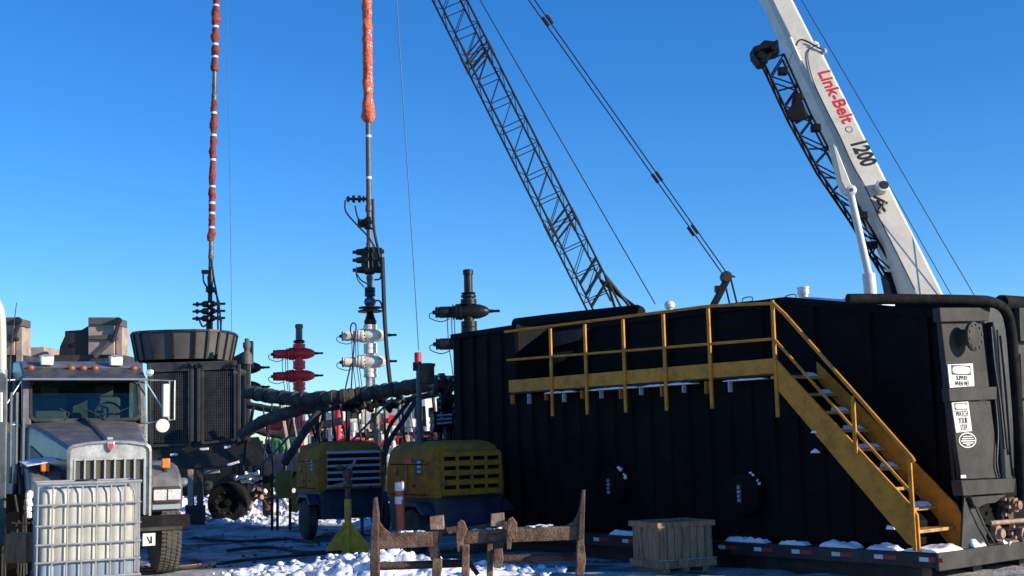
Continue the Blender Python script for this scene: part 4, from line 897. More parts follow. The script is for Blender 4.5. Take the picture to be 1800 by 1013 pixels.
def lub_left():
    Yd = 46.0; pm = FPX / Yd; a = at(370, 585, Yd); t = thing('lubricator', a, 0, 'tall lubricator wrapped in dark red segments tied with white bands, on the left', 'lubricator', 'lubricators hung over the wells')
    xx = lambda y: 380 - 12 * y / 585.
    s = lambda y: at(xx(y), y, Yd)
    def seg(name, y0, y1, prof, m, n=14):
        p, q = s(y0), s(y1); d = q - p; mb = MB()
        if name == 'red_wrap':
            pr = []
            for i in range(13):
                f = i / 12; k = next(j for j in range(len(prof) - 1) if prof[j + 1][0] >= f); (f0, r0_), (f1, r1_) = prof[k], prof[k + 1]; pr.append((f, r0_ + (r1_ - r0_) * (f - f0) / (f1 - f0)))
            prof = pr
        mb.lathe(p, d, [(f * d.length, r / pm) for f, r in prof], n)
        if name == 'red_wrap': mb.v = [v_ + (v_ - (p + d.normalized() * (v_ - p).dot(d.normalized()))) * (.38 * noise.noise(v_ * 4.5) + .2 * noise.noise(v_ * 11)) for v_ in mb.v]
        return mb.build(name, m, t, world=True)
    bands = (400, 375, 357, 328, 281, 238, 199)
    cur = 424
    for y in bands:
        h = cur - y; seg('red_wrap', cur, y + 2, [(0, 5.2), (.10, 5.9), (.3, 6.0 + .8 * random.random()), (.6, 5.9 + .8 * random.random()), (.9, 5.7), (1, 5.2)], 'wrap_red'); seg('white_band', y + 2.2, y - 1.6, [(0, 5.5), (1, 5.5)], 'band_white'); cur = y - 1.4
    seg('red_wrap', cur, 176, [(0, 4.4), (.3, 5.6), (.8, 5.4), (1, 4.4)], 'wrap_red')
    seg('bare_pipe', 177, 124, [(0, 4.6), (.2, 5), (.22, 4.2), (.5, 4.4), (.7, 3.8), (1, 4)], 'worn_rod'); cur = 125
    for y in (100, 78, 47, 10, -30, -70):
        w_ = 7.4 if y < 90 else 6.6; seg('red_wrap', cur, y + 2, [(0, 5.4), (.12, 6.4), (.35, w_ + .6 * random.random()), (.65, w_), (.9, 6.2), (1, 5.4)], 'wrap_red'); seg('white_band', y + 2.2, y - 1.4, [(0, 5.7), (1, 5.7)], 'band_white'); cur = y - 1.2
    seg('top_cap', cur, -120, [(0, 4.2), (.5, 8), (1, 4)], 'valve_black')
    mb = MB(); mb.tube([s(-118), at(392, -650, Yd)], .02, 6); mb.build('suspension_wire', 'wire', t, world=True)
    seg('bare_pipe', 470, 423, [(0, 4), (.3, 4), (.35, 5), (.6, 4.2), (1, 4)], 'worn_rod')
    seg('lower_pipe', 592, 469, [(0, 4), (.1, 6), (.2, 6), (.22, 4.5), (.45, 5), (.5, 4), (.62, 4), (.64, 8), (.70, 8), (.72, 4.5), (.84, 6), (.9, 4), (1, 4)], 'valve_black')
    for y in (535, 547.5, 560):
        c = s(y); mb = MB(); mb.lathe(c + V(-.62, -.05, 0), (1, 0, 0), [(0, .045), (.12, .045), (.13, .09), (.2, .09), (.21, .05), (.3, .05), (.4, .12), (.75, .13), (.85, .07), (.93, .05), (.94, .09), (1.0, .09), (1.01, .045), (1.2, .045)], 12); mb.build('ram_valve', 'valve_black', t, world=True)
        mb = MB(); mb.ball(c + V(.02, -.14, 0), .055, 8); mb.build('ram_indicator', 'band_white', t, world=True)
    c = at(360, 478, Yd); mb = MB(); mb.box(c.x - .1, c.x + .12, c.y - .1, c.y + .1, c.z - .08, c.z + .06); mb.build('gauge_box', 'valve_black', t, world=True)
    for q in (((371, 455), (376, 490), (382, 530), (383, 590)), ((370, 500), (384, 530), (389, 590)), ((357, 480), (358, 495), (364, 505)), ((350, 562), (356, 574), (364, 570)), ((389, 560), (387, 590))):
        hose('hydraulic_hose', [at(x, y, Yd - .25) for x, y in q], .035, 'wire', t)
lub_left()
for q, lb in ((((397, -80), (404, 300), (408, 640)), 'thin slack wire hanging just right of the red wrapped lubricator'), (((692, -80), (697, 0), (714, 260), (728, 480), (736, 616)), 'thin slack wire running down to the red-capped post')):
    mb = MB(); mb.tube(curve([at(x, y, 26.0 if q[0][0] > 500 else 40.) for x, y in q], 6), .011, 5); tag(mb.build('guide_wire', 'wire_blue'), lb, 'wire')

# ================================================================ MANIFOLD, HOSES, CLUTTER
Yh = 25.0
def wrapped_hose(name, q, Y, r, m, label, n=7):
    pts = curve([at(a, b, y) for (a, b), y in zip(q, Y)], n)
    t = thing(name, pts[0], 0, label, 'hose'); mb = MB()
    rs = [r * (1 + .07 * math.sin(i * 1.9) + .05 * random.random()) for i in range(len(pts))]
    mb.tube(pts, rs, 12); mb.build('hose_body', m, t, world=True)
    return t, pts
t, pts = wrapped_hose('frac_hose', ((432, 689), (480, 697), (530, 702), (590, 699), (640, 693), (700, 684), (770, 673)), (26.5, 26, 25.5, 25, 25, 24.6, 24), .135, 'hose_dark', 'thick dark wrapped hose sagging across to the far end of the black tank')
for k in [3, 5, 6, 9, 12, 14, 17, 18] + list(range(20, 40, 2)):
    p, q = pts[min(k, len(pts) - 2)], pts[min(k + 1, len(pts) - 1)]
    mb = MB(); mb.lathe(p, q - p, [(0, .135), (.02, .158), (.10, .158), (.12, .135)], 12); mb.build('hose_strap', 'rubber_black' if k % 4 else 'hose_dark', t, world=True)
mb = MB(); p, q = pts[-7], pts[-1]; mb.lathe(p, q - p, [(0, .145), (.5, .155), (1.0, .155)], 14); mb.build('hose_sleeve', 'rust_dark', t, world=True)
wrapped_hose('supply_hose', ((425, 765), (460, 742), (500, 728), (540, 716), (575, 706)), (26.8, 26.5, 26, 25.8, 25.4), .13, 'hose_dark', 'brownish hose rising from the radiator trailer to the thick dark hose')
wrapped_hose('supply_hose', ((436, 712), (480, 720), (540, 722), (600, 714), (650, 708)), (27.4, 27.2, 27, 26.8, 26.4), .075, 'rubber_black', 'black hose running just below the thick dark hose, left part')
wrapped_hose('supply_hose', ((640, 712), (700, 706), (760, 694), (790, 690)), (25.8, 25.6, 25, 24.4), .06, 'hose_dark', 'dark hose looping under the right half of the thick hose')
wrapped_hose('supply_hose', ((440, 752), (490, 764), (550, 752), (600, 740)), (30, 30, 30, 30), .09, 'rubber_black', 'black hose sagging below the brownish supply hose')
random.seed(77)
for k in range(9):
    x = 612 + k * 11; p = at(x, 712 + random.uniform(-3, 8) - k * .6, 25.2); d = V(random.uniform(-1, 1), random.uniform(-.4, .4), random.uniform(-.8, .3)).normalized()
    mb = MB(); mb.lathe(p, d, [(-.14, .05), (-.13, .08), (-.06, .08), (-.05, .06), (.05, .06), (.06, .09), (.13, .09), (.14, .05)], 10)
    tag(mb.build('hose_coupling', random.choice(('valve_black', 'rust_dark', 'valve_black', 'tank_grey'))), 'dark hose coupling clustered beneath the thick hose in front of the white wellhead', 'coupling', 'couplings clustered beneath the thick hose')
for q, Y, r, lb in ((((572, 708), (545, 745), (500, 815)), (25.2, 25, 24.6), .085, 'black straight hose slanting down left in front of the red wellhead'),
                    (((738, 692), (712, 735), (685, 775), (672, 815)), (24.3, 24.2, 24, 23.8), .05, 'black hose slanting down left beside the dark post'),
                    (((730, 693), (706, 722), (684, 752), (676, 790)), (24.6, 24.5, 24.3, 24), .04, 'thin dark hose running behind the slanting black one'),
                    (((690, 700), (640, 752), (590, 806)), (24.5, 24.3, 24.1), .022, 'thin grey rod slanting down left across the white block valve'),
                    (((510, 765), (480, 798), (448, 825)), (25.5, 25.2, 25.0), .025, 'thin pale rod slanting down left below the green valves')):
    mb = MB(); mb.tube(curve([at(a, b, y) for (a, b), y in zip(q, Y)], 6), r, 8); tag(mb.build('slanting_hose' if r > .03 else 'steel_rod', 'rubber_black' if r > .03 else 'grey_pipe'), lb, 'hose' if r > .03 else 'rod')
# red capped post
c = at(738, 790, 22.5); ps = thing('marker_post', V(c.x, 22.5, 0), 0, 'dark post with a red cap and a black box near its top', 'post')
mb = MB(); z = at(738, 640, 22.5).z; mb.tube([(0, 0, -.06), (0, 0, z)], .05, 10); mb.build('pole', 'grey_pipe', ps)
mb = MB(); mb.lathe((-.01, 0, z), (0, 0, 1), [(0, .05), (.01, .065), (.20, .065), (.21, .05)], 12); mb.build('red_cap', 'red_cap', ps)
mb = MB(); mb.lathe((.14, .05, at(738, 676, 22.5).z), (0, 0, 1), [(0, .08), (.02, .14), (.3, .14), (.34, .16), (.37, .16), (.38, .1)], 14); mb.build('valve_can', 'rust_dark', ps)
mb = MB(); mb.box(-.1, -.02, -.05, .05, z - .12, z + .03); mb.build('bracket', 'valve_black', ps)
# manifold next to the tank
c = at(788, 740, 23.4); mn = thing('valve_manifold', V(c.x, 23.4, 0), R(10), 'dark valve manifold of stacked flanges beside the far end of the tank', 'manifold')
s = lambda x, y, d=0: at(x, y, 23.4 + d)
for x, y, r, ln, m in ((770, 678, .18, .3, 'rust_dark'), (783, 668, .13, .4, 'rust_dark'), (770, 742, .20, .25, 'valve_black'), (786, 735, .16, .5, 'valve_black'), (783, 705, .2, .5, 'valve_black')):
    mb = MB(); mb.lathe(s(x, y), (1, .2, 0), [(-.1, r), (-.02, r), (0, r * .65), (ln * .5, r * .6), (ln * .6, r), (ln * .8, r), (ln, r * .5)], 14); v_ = mb.build('valve_body', m, mn, world=True)
    mb = MB(); bolts_ring(mb, s(x, y) + V(-.14, 0, 0), (1, .2, 0), r * .85, 8, .02, .1); mb.build('valve_bolts', 'silver_pipe', v_, world=True)
for y in (731, 738, 745):
    mb = MB(); mb.tube([s(768, y, -.2), s(795, y - 2, -.2)], .022, 8); mb.build('pale_pipe', 'silver_pipe', mn, world=True)
for x in (772, 782, 790, 797):
    mb = MB(); p = s(x, 700); mb.tube([p, V(p.x + .02, p.y, -.06)], .05, 8); mb.build('manifold_leg', 'valve_black' if x != 782 else 'grey_pipe', mn, world=True)
for x, y in ((788, 664), (799, 668), (800, 712), (801, 724), (801, 742)):
    mb = MB(); mb.ball(s(x, y, -.15), .04, 8); mb.build('nut', 'silver_pipe', mn, world=True)
# green valve group
gv = thing('green_valve', V(at(505, 780, 38).x, 38, 0), 0, 'bright green valve assembly below the red wellhead', 'valve')
for x, y, r, h in ((486, 766, .17, .9), (500, 760, .20, 1.0), (513, 768, .14, .8)):
    p = at(x, y, 38); mb = MB(); mb.lathe(p, (0, 0, -1), [(-.05, r * .5), (0, r), (.15, r), (.16, r * .7), (h * .6, r * .7), (h * .62, r), (h * .8, r), (h, r * .8)], 12); mb.build('valve_body', 'valve_green', gv, world=True)
    mb = MB(); mb.ball(p + V(0, -.1, .06), .07, 8); mb.build('valve_cap', 'band_white', gv, world=True)
mb = MB(); p = at(505, 800, 38); mb.box(-.4, .4, -.3, .3, -.06, p.z); mb.build('valve_base', 'valve_black', gv)
hose('valve_hose', [at(492, 775, 37.8), at(500, 790, 37.7), at(497, 805, 37.7)], .04, 'valve_green', gv)
bv = thing('blue_pump', V(at(530, 810, 30).x, 30, 0), 0, 'dark blue pump body behind the left yellow compressor', 'pump')
for x0, x1, y0, y1 in ((505, 540, 785, 830), (455, 505, 800, 838)):
    mb = MB(); mb.prism([at(x0, y0, 30), at(x1, y0 - 3, 30), at(x1, y1, 30), at(x0, y1, 30)], (0, .8, 0)); mb.build('pump_body', 'comp_blue', bv, world=True, bevel=.05)
for x in (470, 520):
    p = at(x, 828, 30.4); mb = MB(); mb.box(p.x - .1, p.x + .1, p.y - .1, p.y + .1, -.06, p.z); mb.build('leg', 'valve_black', bv, world=True)

# red and white pump trucks far behind
def pump_truck(x0, x1, ytop, Yd, label, flip=1, whitebed=True):
    p = at((x0 + x1) / 2, 780, Yd); k = Yd / FPX; t = thing('pump_truck', V(p.x, Yd, 0), R(-8), label, 'truck', 'red and white pump trucks behind the wells')
    hw = (x1 - x0) / 2 * k; zt = at(0, ytop, Yd).z; zt = at((x0 + x1) / 2, ytop, Yd).z
    mb = MB(); mb.box(-hw, hw, 0, 2.4, .7, 1.0); mb.build('chassis', 'valve_black', t)
    mb = MB(); mb.box(-hw, hw * .35, .05, 2.35, 1.0, zt * .55); mb.build('pump_body', 'red_truck', t, bevel=.05)
    mb = MB(); mb.box(-hw * .95, hw * .3, .15, 2.2, zt * .55 + .003, zt * .95); mb.build('engine_cover', 'white_paint' if whitebed else 'red_truck', t, bevel=.06)
    for q in range(5):
        xx = -hw * .9 + q * hw * .28; mb = MB(); mb.box(xx, xx + .08, .02, .05, 1.0, zt * .55); mb.build('body_rib', 'red_truck', t)
    mb = MB(); mb.prism([(hw * .42, 0, .9), (hw * .98, 0, .9), (hw * .98, 0, zt * .5), (hw * .86, 0, zt * .62), (hw * .80, 0, zt * 1.0), (hw * .42, 0, zt * 1.0)], (0, 2.3, 0)); cb = mb.build('cab', 'white_paint', t, bevel=.08)
    mb = MB(); mb.prism([(hw * .5, -.01, zt * .64), (hw * .8, -.01, zt * .64), (hw * .76, -.01, zt * .9), (hw * .5, -.01, zt * .9)], (0, .02, 0)); mb.build('cab_window', 'windshield_glass', cb)
    for q in (-.8, -.5, .75):
        mb = MB(); mb.lathe((hw * q, .25, .45), (0, -1, 0), [(-.15, .3), (-.13, .48), (.13, .5), (.15, .45), (.16, .28), (.1, .25), (.12, .05)], 20); mb.build('tire', 'rubber_black', t)
    mb = MB(); mb.tube([(hw * .38, .4, 1.0), (hw * .38, .4, zt * 1.05)], .08, 8); mb.build('exhaust_stack', 'silver_pipe', t)
pump_truck(548, 640, 712, 60, 'red pump truck with white cover behind the red wellhead')
pump_truck(670, 760, 700, 56, 'red and white pump truck seen between white wellhead and dark post')
pump_truck(735, 850, 716, 64, 'red and white pump truck partly hidden behind the manifold')
wb = thing('equipment_trailer', V(at(600, 760, 52).x, 52, 0), R(5), 'dark equipment trailer with pale top behind the hoses', 'trailer')
mb = MB(); mb.box(-1.9, 1.1, 0, 2, .6, 1.75); mb.build('body', 'comp_blue', wb, bevel=.04)
mb = MB(); mb.box(-1.4, 1.0, .3, 1.6, 1.753, 2.2); mb.build('cover', 'tan_box', wb, bevel=.04)
for q in (-1.4, .6):
    mb = MB(); mb.lathe((q, .2, .4), (0, -1, 0), [(-.12, .25), (-.1, .43), (.1, .45), (.12, .4), (.13, .2), (.14, .05)], 18); mb.build('tire', 'rubber_black', wb)

snow_later = []
# more equipment in the depth behind the hoses
def skid(name, q, Yd, m, m2, label, cat, grp=None, dep=1.6):
    (x0, y0), (x1, y1) = q; a = at(x0, y0, Yd); b = at(x1, y1, Yd); t = thing(name, V((a.x + b.x) / 2, Yd, 0), 0, label, cat, grp)
    hw = (b.x - a.x) / 2; zt = a.z; zb = max(b.z, .35)
    mb = MB(); mb.box(-hw, hw, 0, dep, zb, zt * .82 + zb * .18); mb.build('body', m, t, bevel=.05)
    n = max(2, int(hw / .35))
    for k in range(n):
        xx = -hw + 2 * hw * (k + .5) / n; hh = random.uniform(.5, 1.0)
        mb = MB()
        if k % 3 == 0: mb.lathe((xx, .3, zt * .82 + zb * .18), (0, 0, 1), [(0, .16), ((zt - zb) * .18 * hh, .16), ((zt - zb) * .19 * hh, .08)], 12)
        else: mb.box(xx - .2, xx + .2, .1, dep - .2, zt * .82 + zb * .18 + .002, zt * .82 + zb * .18 + (zt - zb) * .2 * hh)
        mb.build('engine_part', random.choice((m2, m, 'valve_black')), t, bevel=.02)
        mb = MB(); mb.bar((xx, -.03, zb), (xx + random.uniform(-.3, .3), -.03, zt * .8), .05, .05); mb.build('frame_bar', random.choice((m2, 'valve_black')), t)
        mb = MB(); mb.lathe((xx, 0, zb + (zt - zb) * random.uniform(.2, .6)), (0, -1, 0), [(0, .14), (.08, .14), (.09, .09), (.15, .08)], 12); mb.build('gauge_hub', random.choice((m2, 'silver_pipe', 'valve_black')), t)
    for sx in (-1, 1):
        mb = MB(); mb.box(sx * hw * .8 - .1, sx * hw * .8 + .1, .1, dep - .1, -.06, zb); mb.build('leg', 'valve_black', t)
    return t
random.seed(3)
skid('pump_skid', ((440, 772), (486, 822)), 44, 'comp_blue', 'tank_grey', 'dark blue pump skid just right of the radiator trailer', 'pump skid', 'pump skids behind the hoses')
skid('pump_skid', ((546, 756), (590, 815)), 42, 'valve_black', 'valve_red', 'black pump skid with red parts just right of the red wellhead', 'pump skid', 'pump skids behind the hoses')
skid('pump_skid', ((584, 742), (634, 812)), 47, 'comp_blue', 'silver_pipe', 'dark blue skid with bare steel parts left of the white block valve', 'pump skid', 'pump skids behind the hoses')
skid('white_tank', ((544, 714), (606, 770)), 58, 'white_paint', 'tan_box', 'white box tank showing between the red and white wellheads', 'tank')
skid('manifold_skid', ((672, 770), (726, 825)), 40, 'valve_red', 'silver_pipe', 'low red manifold skid right of the white block valve', 'manifold')
skid('manifold_skid', ((634, 778), (668, 825)), 39, 'valve_black', 'valve_red', 'small dark skid with red valves under the white block valve', 'manifold')
skid('dark_trailer', ((690, 748), (800, 825)), 50, 'red_truck', 'valve_black', 'red trailer with black ribs behind the dark post', 'trailer')
skid('dark_trailer', ((330, 790), (560, 826)), 54, 'valve_black', 'tank_grey', 'long low black trailer behind the iron pipe heap', 'trailer')
skid('generator_skid', ((258, 800), (432, 874)), 37, 'valve_black', 'rad_dark', 'black equipment skid under and behind the radiator trailer', 'skid')
skid('generator_skid', ((420, 792), (530, 848)), 39.5, 'valve_black', 'comp_blue', 'black skid behind the upper part of the pipe heap', 'skid')
random.seed(12)
for k in range(22):
    x = 446 + k * 15.5 + random.uniform(-6, 6); top = 704 + random.uniform(-2, 14) if x < 600 else 694 + random.uniform(-2, 14)
    Y = 25.9 + random.uniform(-.2, 1.6); dx = random.uniform(-26, 26); m_ = random.choice(('wire', 'rubber_black', 'hose_dark', 'rubber_black', 'grey_pipe', 'tan_box'))
    mb = MB(); mb.tube(curve([at(x, top, Y), at(x + dx * .3, 745, Y + .1), at(x + dx * .8, 790, Y + .3), at(x + dx, 835, Y + .4)], 5), random.choice((.018, .025, .035, .05)), 7)
    lm = next(t_ for lim, t_ in ((500, 'just right of the radiator trailer'), (560, 'in front of the red wellhead'), (625, 'between red wellhead and white block valve'), (695, 'in front of the white block valve'), (742, 'just left of the red-capped post'), (999, 'right of the red-capped post')) if x < lim)
    cn_ = {'wire': 'thin black', 'rubber_black': 'dull black', 'hose_dark': 'brownish black', 'grey_pipe': 'grey', 'tan_box': 'tan'}[m_]
    tag(mb.build('hanging_hose', m_), cn_ + ' hose hanging under the thick hose ' + lm, 'hose', 'thin hoses hanging beneath the thick sagging hose')
random.seed(31)
for k in range(24):
    x = 560 + k * 9.6 + random.uniform(-4, 4); y = random.uniform(712, 770); Y = random.uniform(33, 41)
    m_ = random.choice(('valve_white', 'valve_red', 'silver_pipe', 'valve_red', 'rust_light', 'valve_black')); cn_ = {'valve_white': 'white', 'valve_red': 'red', 'silver_pipe': 'bare steel', 'rust_light': 'rusty', 'valve_black': 'black'}[m_]
    lm = next(t_ for lim, t_ in ((625, 'left of the white block valve'), (695, 'in front of the white block valve'), (742, 'just left of the red-capped post'), (999, 'right of the red-capped post')) if x < lim)
    p = at(x, y, Y); t = thing('pipe_riser', V(p.x, Y, 0), 0, ('short ' if y > 742 else 'tall ') + cn_ + ' pipe riser behind the thick hose, ' + lm, 'pipe', 'pipe risers behind the thick hose')
    r = random.uniform(.05, .10); h = p.z
    mb = MB(); mb.lathe((0, 0, -.06), (0, 0, 1), [(0, r), (h * .55, r), (h * .56, r * 1.9), (h * .64, r * 1.9), (h * .65, r * 1.1), (h * .9, r * 1.1), (h * .91, r * 1.8), (h, r * 1.8), (h + .02, r)], 12); mb.build('riser_pipe', m_, t)
    d = random.choice((-1, 1)); mb = MB(); mb.lathe((0, 0, h * random.uniform(.66, .85)), (d, -.3, 0), [(0, r), (.25, r), (.26, r * 1.8), (.36, r * 1.8), (.37, r * .8), (.7, r * .8)], 10); mb.build('side_outlet', random.choice((m_, 'valve_black', 'valve_red')), t)
random.seed(8)
mb = MB()
for k in range(900):
    Y = 18.2 + 12 * random.random() ** 1.5; X = (random.uniform(230, 1120) - 900) / FPX * Y
    r = random.choice((.008, .012, .012, .018, .03)); mb.ball((X, Y, gnoise(X, Y) - .05 + r * .2), r, 4, (random.uniform(.8, 1.8), 1, .7))
tag(mb.build('gravel', 'rust_dark', ang=20), 'loose stones and frozen clods scattered on the yard', 'gravel', kind='stuff')
for q, lb in (((338, 946, 420, 952, 500, 948, 560, 955), 'dark hose lying across the shaded yard left of the compressor'), ((345, 918, 400, 923, 470, 917, 520, 921), 'black hose along the far edge of the shaded yard'), ((400, 968, 470, 962, 540, 972, 600, 966), 'black cable in front of the yellow stand')):
    mb = MB(); mb.tube(curve([gr(q[i], q[i + 1], -.01) for i in range(0, 8, 2)], 6), .03, 7); tag(mb.build('ground_hose', 'rubber_black'), lb, 'hose')
# heap of pipework on the snow beside the radiator trailer
random.seed(21)
for k in range(34):
    x, y = 432 + random.random() * 72, 834 + random.random() * 46
    Y = 31.4 - (y - 838) / 44 * 1.8; a = random.choice((R(20), R(-30), R(5), R(60), R(-10), R(120)))
    ln = 18 + random.random() * 26; p = at(x - ln / 2 * math.cos(a), y - ln / 2 * math.sin(a), Y + .2); q = at(x + ln / 2 * math.cos(a), y + ln / 2 * math.sin(a), Y - .2)
    mb = MB(); mb.tube([p, p.lerp(q, .12), p.lerp(q, .13), p.lerp(q, .87), p.lerp(q, .88), q], [.06, .06, .035, .035, .06, .06], 8)
    m_ = random.choice(('rust_dark', 'silver_pipe', 'rust_light', 'silver_pipe', 'rust_light'))
    hgt = 'top' if y < 852 else ('middle' if y < 868 else 'foot'); sid = 'left half' if x < 460 else 'right half'
    tl = {R(20): 'sloping down right', R(-30): 'sloping up right', R(5): 'lying nearly level', R(60): 'standing steeply', R(-10): 'lying nearly level', R(120): 'leaning steeply left'}[a]
    tag(mb.build('iron_pipe', m_), {'rust_dark': 'dark rusty', 'silver_pipe': 'bare steel', 'rust_light': 'light rusty', 'tank_grey': 'grey'}[m_] + ' iron pipe ' + tl + ' at the ' + hgt + ' of the pipe heap, ' + sid, 'pipe', 'heap of iron pipes beside the radiator trailer')
# small yellow-green box on legs left of the compressor
c = gr(508, 926); ub = thing('utility_box', V(c.x, 26.5, 0), R(10), 'small yellow-green box on dark legs left of the left compressor', 'box')
mb = MB(); mb.box(-.17, .17, 0, .3, .62, 1.20); mb.build('cabinet', 'olive_box', ub, bevel=.02)
for x in (-.08, .08):
    mb = MB(); mb.box(x - .02, x + .02, -.02, -.001, .7, 1.1); mb.build('cabinet_rib', 'olive_box', ub)
for x in (-.24, -.13): 
    mb = MB(); mb.box(x - .03, x + .03, .1, .18, -.06, 1.15); mb.build('leg', 'valve_black', ub)
mb = MB(); mb.box(.1, .16, .1, .18, -.06, .62); mb.build('leg', 'valve_black', ub)

# ================================================================ COMPRESSORS
def compressor(px, Yd, rz, label, rows, louvre_m, split, zt=1.73, sc=1.0):
    p = at(px, 800, Yd); t = thing('air_compressor', V(p.x, Yd, 0), rz, label, 'compressor', 'yellow air compressors beside the tank')
    a, b = .66 * sc, .74 * sc
    def ring(z, ins, r=.12):
        pts = []
        for cx_, cy_, a0 in ((a - ins - r, b - ins - r, 0), (-a + ins + r, b - ins - r, 90), (-a + ins + r, -b + ins + r, 180), (a - ins - r, -b + ins + r, 270)):
            for k in range(5): q = R(a0 + k * 22.5); pts.append((cx_ + r * math.cos(q), cy_ + r * math.sin(q), z))
        return pts
    mb = MB(); mb.loft([ring(.86, .0), ring(1.0, -.01), ring(zt - .42, .0), ring(zt - .20, .03), ring(zt - .09, .08), ring(zt - .03, .16), ring(zt, .26)]); cn = mb.build('canopy', 'comp_yellow', t, ang=50)
    mb = MB(); mb.loft([ring(.34, .06, .06), ring(.855, .03, .06)]); mb.build('base', 'comp_blue', t)
    # front louvres: slats over a black plate that stands for the shaded hollow
    z0, z1 = .95, zt - .20; w2 = a * .80
    mb = MB(); mb.box(-w2, w2, -b - .018, -b + .06, z0, z1); gr_ = mb.build('grille_shade_plate', 'dark_void', t)
    for k in range(rows + 1):
        z = z0 + (z1 - z0) * k / rows; e_ = .022 if split > 3 else 0
        mb = MB(); mb.hexa([(-w2, -b - .045, z - .028 - e_), (w2, -b - .045, z - .028 - e_), (w2, -b, z - .012), (-w2, -b, z - .012), (-w2, -b - .045, z + .012 + e_ * .6), (w2, -b - .045, z + .012 + e_ * .6), (w2, -b, z + .026 + e_), (-w2, -b, z + .026 + e_)]); mb.build('louvre', louvre_m, gr_, bevel=.006)
    for k in range(split + 1):
        x = -w2 + 2 * w2 * k / split; mb = MB(); mb.box(x - .025, x + .025, -b - .035, -b - .006, z0, z1); mb.build('grille_mullion', louvre_m if split > 3 else 'comp_yellow', gr_)
    # side door, decal, reflector on the left side
    mb = MB(); mb.box(-a - .012, -a, -b * .75, b * .75, .93, zt - .32); sd_ = mb.build('side_door', 'comp_yellow', t, bevel=.006)
    mb = MB(); mb.box(-a - .016, -a - .0125, -.42, -.20, 1.20, 1.44); dc = mb.build('maker_decal', 'comp_blue', sd_)
    for k in range(3):
        mb = MB(); mb.box(-a - .019, -a - .0165, -.39, -.30 + .02, 1.24 + k * .07, 1.275 + k * .07); mb.build('decal_line', 'louvre_grey', sd_)
    mb = MB(); mb.box(-a - .016, -a - .0125, -.12, .12, 1.52 - .15, 1.60 - .15); mb.build('model_plate', 'red_cap', sd_)
    mb = MB(); mb.lathe((-a - .012, .35, 1.25), (-1, 0, 0), [(0, .06), (.02, .06), (.03, .03)], 12); mb.build('reflector', 'amber_dull', sd_)
    for z in (.90, zt - .36):
        mb = MB(); mb.box(-a - .018, -a - .0125, -b * .72, b * .72, z, z + .012); mb.build('door_seam', 'dark_void', sd_)
    for y in (-.18, .18):
        mb = MB(); mb.box(-a - .03, -a - .0125, y - .05, y + .05, 1.02, 1.06); mb.build('door_latch', 'valve_black', sd_, bevel=.006)
    mb = MB(); mb.box(-a - .0165, -a - .0125, -.004, .004, .95, zt - .36); mb.build('door_gap', 'dark_void', sd_)
    mb = MB(); mb.bar((-a * .7, -b * .1, zt + .0), (a * .7, -b * .1, zt + .0), .05, .03); mb.build('lifting_bar', 'valve_black', t)
    mb = MB(); mb.lathe((a * .5, -b - .012, .90), (0, -1, 0), [(0, .03), (.02, .03)], 10); mb.build('hood_catch', 'valve_black', t)
    mb = MB(); mb.box(-w2 - .01, w2 + .01, -b - .06, -b - .01, .855, .885); mb.build('bumper_strip', 'valve_black', t)
    for sx in (-1, 1):
        mb = MB(); r = .36; mb.lathe((sx * (a + .06) - .10, .0 - .25, r - .03), (1, 0, 0), [(0, r * .5), (.01, r * .9), (.04, r), (.16, r), (.19, r * .9), (.2, r * .5)], 24); w_ = mb.build('tire', 'rubber_black', t)
        mb = MB(); mb.lathe((sx * (a + .06), -.25, r - .03), (sx, 0, 0), [(.06, r * .5), (.10, r * .45), (.05, r * .2), (.1, .03)], 16); mb.build('rim', 'louvre_grey', w_)
        mb = MB(); mb.prism([(sx * (a - .03), -.7, .62), (sx * (a - .03), -.5, .80), (sx * (a - .03), 0, .80), (sx * (a - .03), .2, .62), (sx * (a - .03), .1, .62), (sx * (a - .03), -.04, .74), (sx * (a - .03), -.46, .74), (sx * (a - .03), -.62, .62)], (sx * .2, 0, 0)); mb.build('mudguard', 'comp_blue', t)
    mb = MB(); mb.bar((0, -b, .42), (0, -b - .5, .42), .1, .08); mb.build('tow_bar', 'steel_black', t)
    mb = MB(); mb.tube([(0, -b - .45, .45), (0, -b - .45, -.06)], .03, 8); mb.build('jack_leg', 'steel_black', t)
    mb = MB(); mb.lathe((-.2, .3, zt - .02), (0, 0, 1), [(0, .06), (.08, .06), (.09, .03)], 12); mb.build('exhaust_cap', 'valve_black', t)
    return t
compressor(598, 24.2, R(27), 'left yellow compressor with six pale grey louvres', 5, 'louvre_grey', 1, 1.76)
compressor(781, 19.9, R(36), 'right yellow compressor with yellow louvres, close beside the black tank', 4, 'comp_yellow', 4, 1.72)

# ================================================================ YELLOW PIPE STAND
c = gr(612, 968); sg = thing('pipe_stand', V(c.x, c.y, 0), R(8), 'bright yellow stand on flat triangular feet with a rusty swivel on top', 'stand')
mb = MB(); mb.tube([(0, 0, -.06), (0, 0, .82)], .055, 12); mb.build('post', 'stand_yellow', sg)
for a in (200, 340, 90):
    d = V(math.cos(R(a)), math.sin(R(a)), 0); n_ = V(-d.y, d.x, 0) * .012
    mb = MB(); mb.prism([d * .05 + V(0, 0, .46) - n_, d * .36 + V(0, 0, .06) - n_, d * .40 + V(0, 0, -.05) - n_, d * .05 + V(0, 0, -.02) - n_], n_ * 2); mb.build('foot', 'stand_yellow', sg)
mb = MB(); mb.lathe((0, 0, .80), (0, 0, 1), [(0, .04), (.2, .045), (.22, .08), (.28, .075), (.34, .05), (.4, .085), (.48, .08), (.5, .04), (.56, .03)], 12); mb.build('swivel', 'rust', sg)
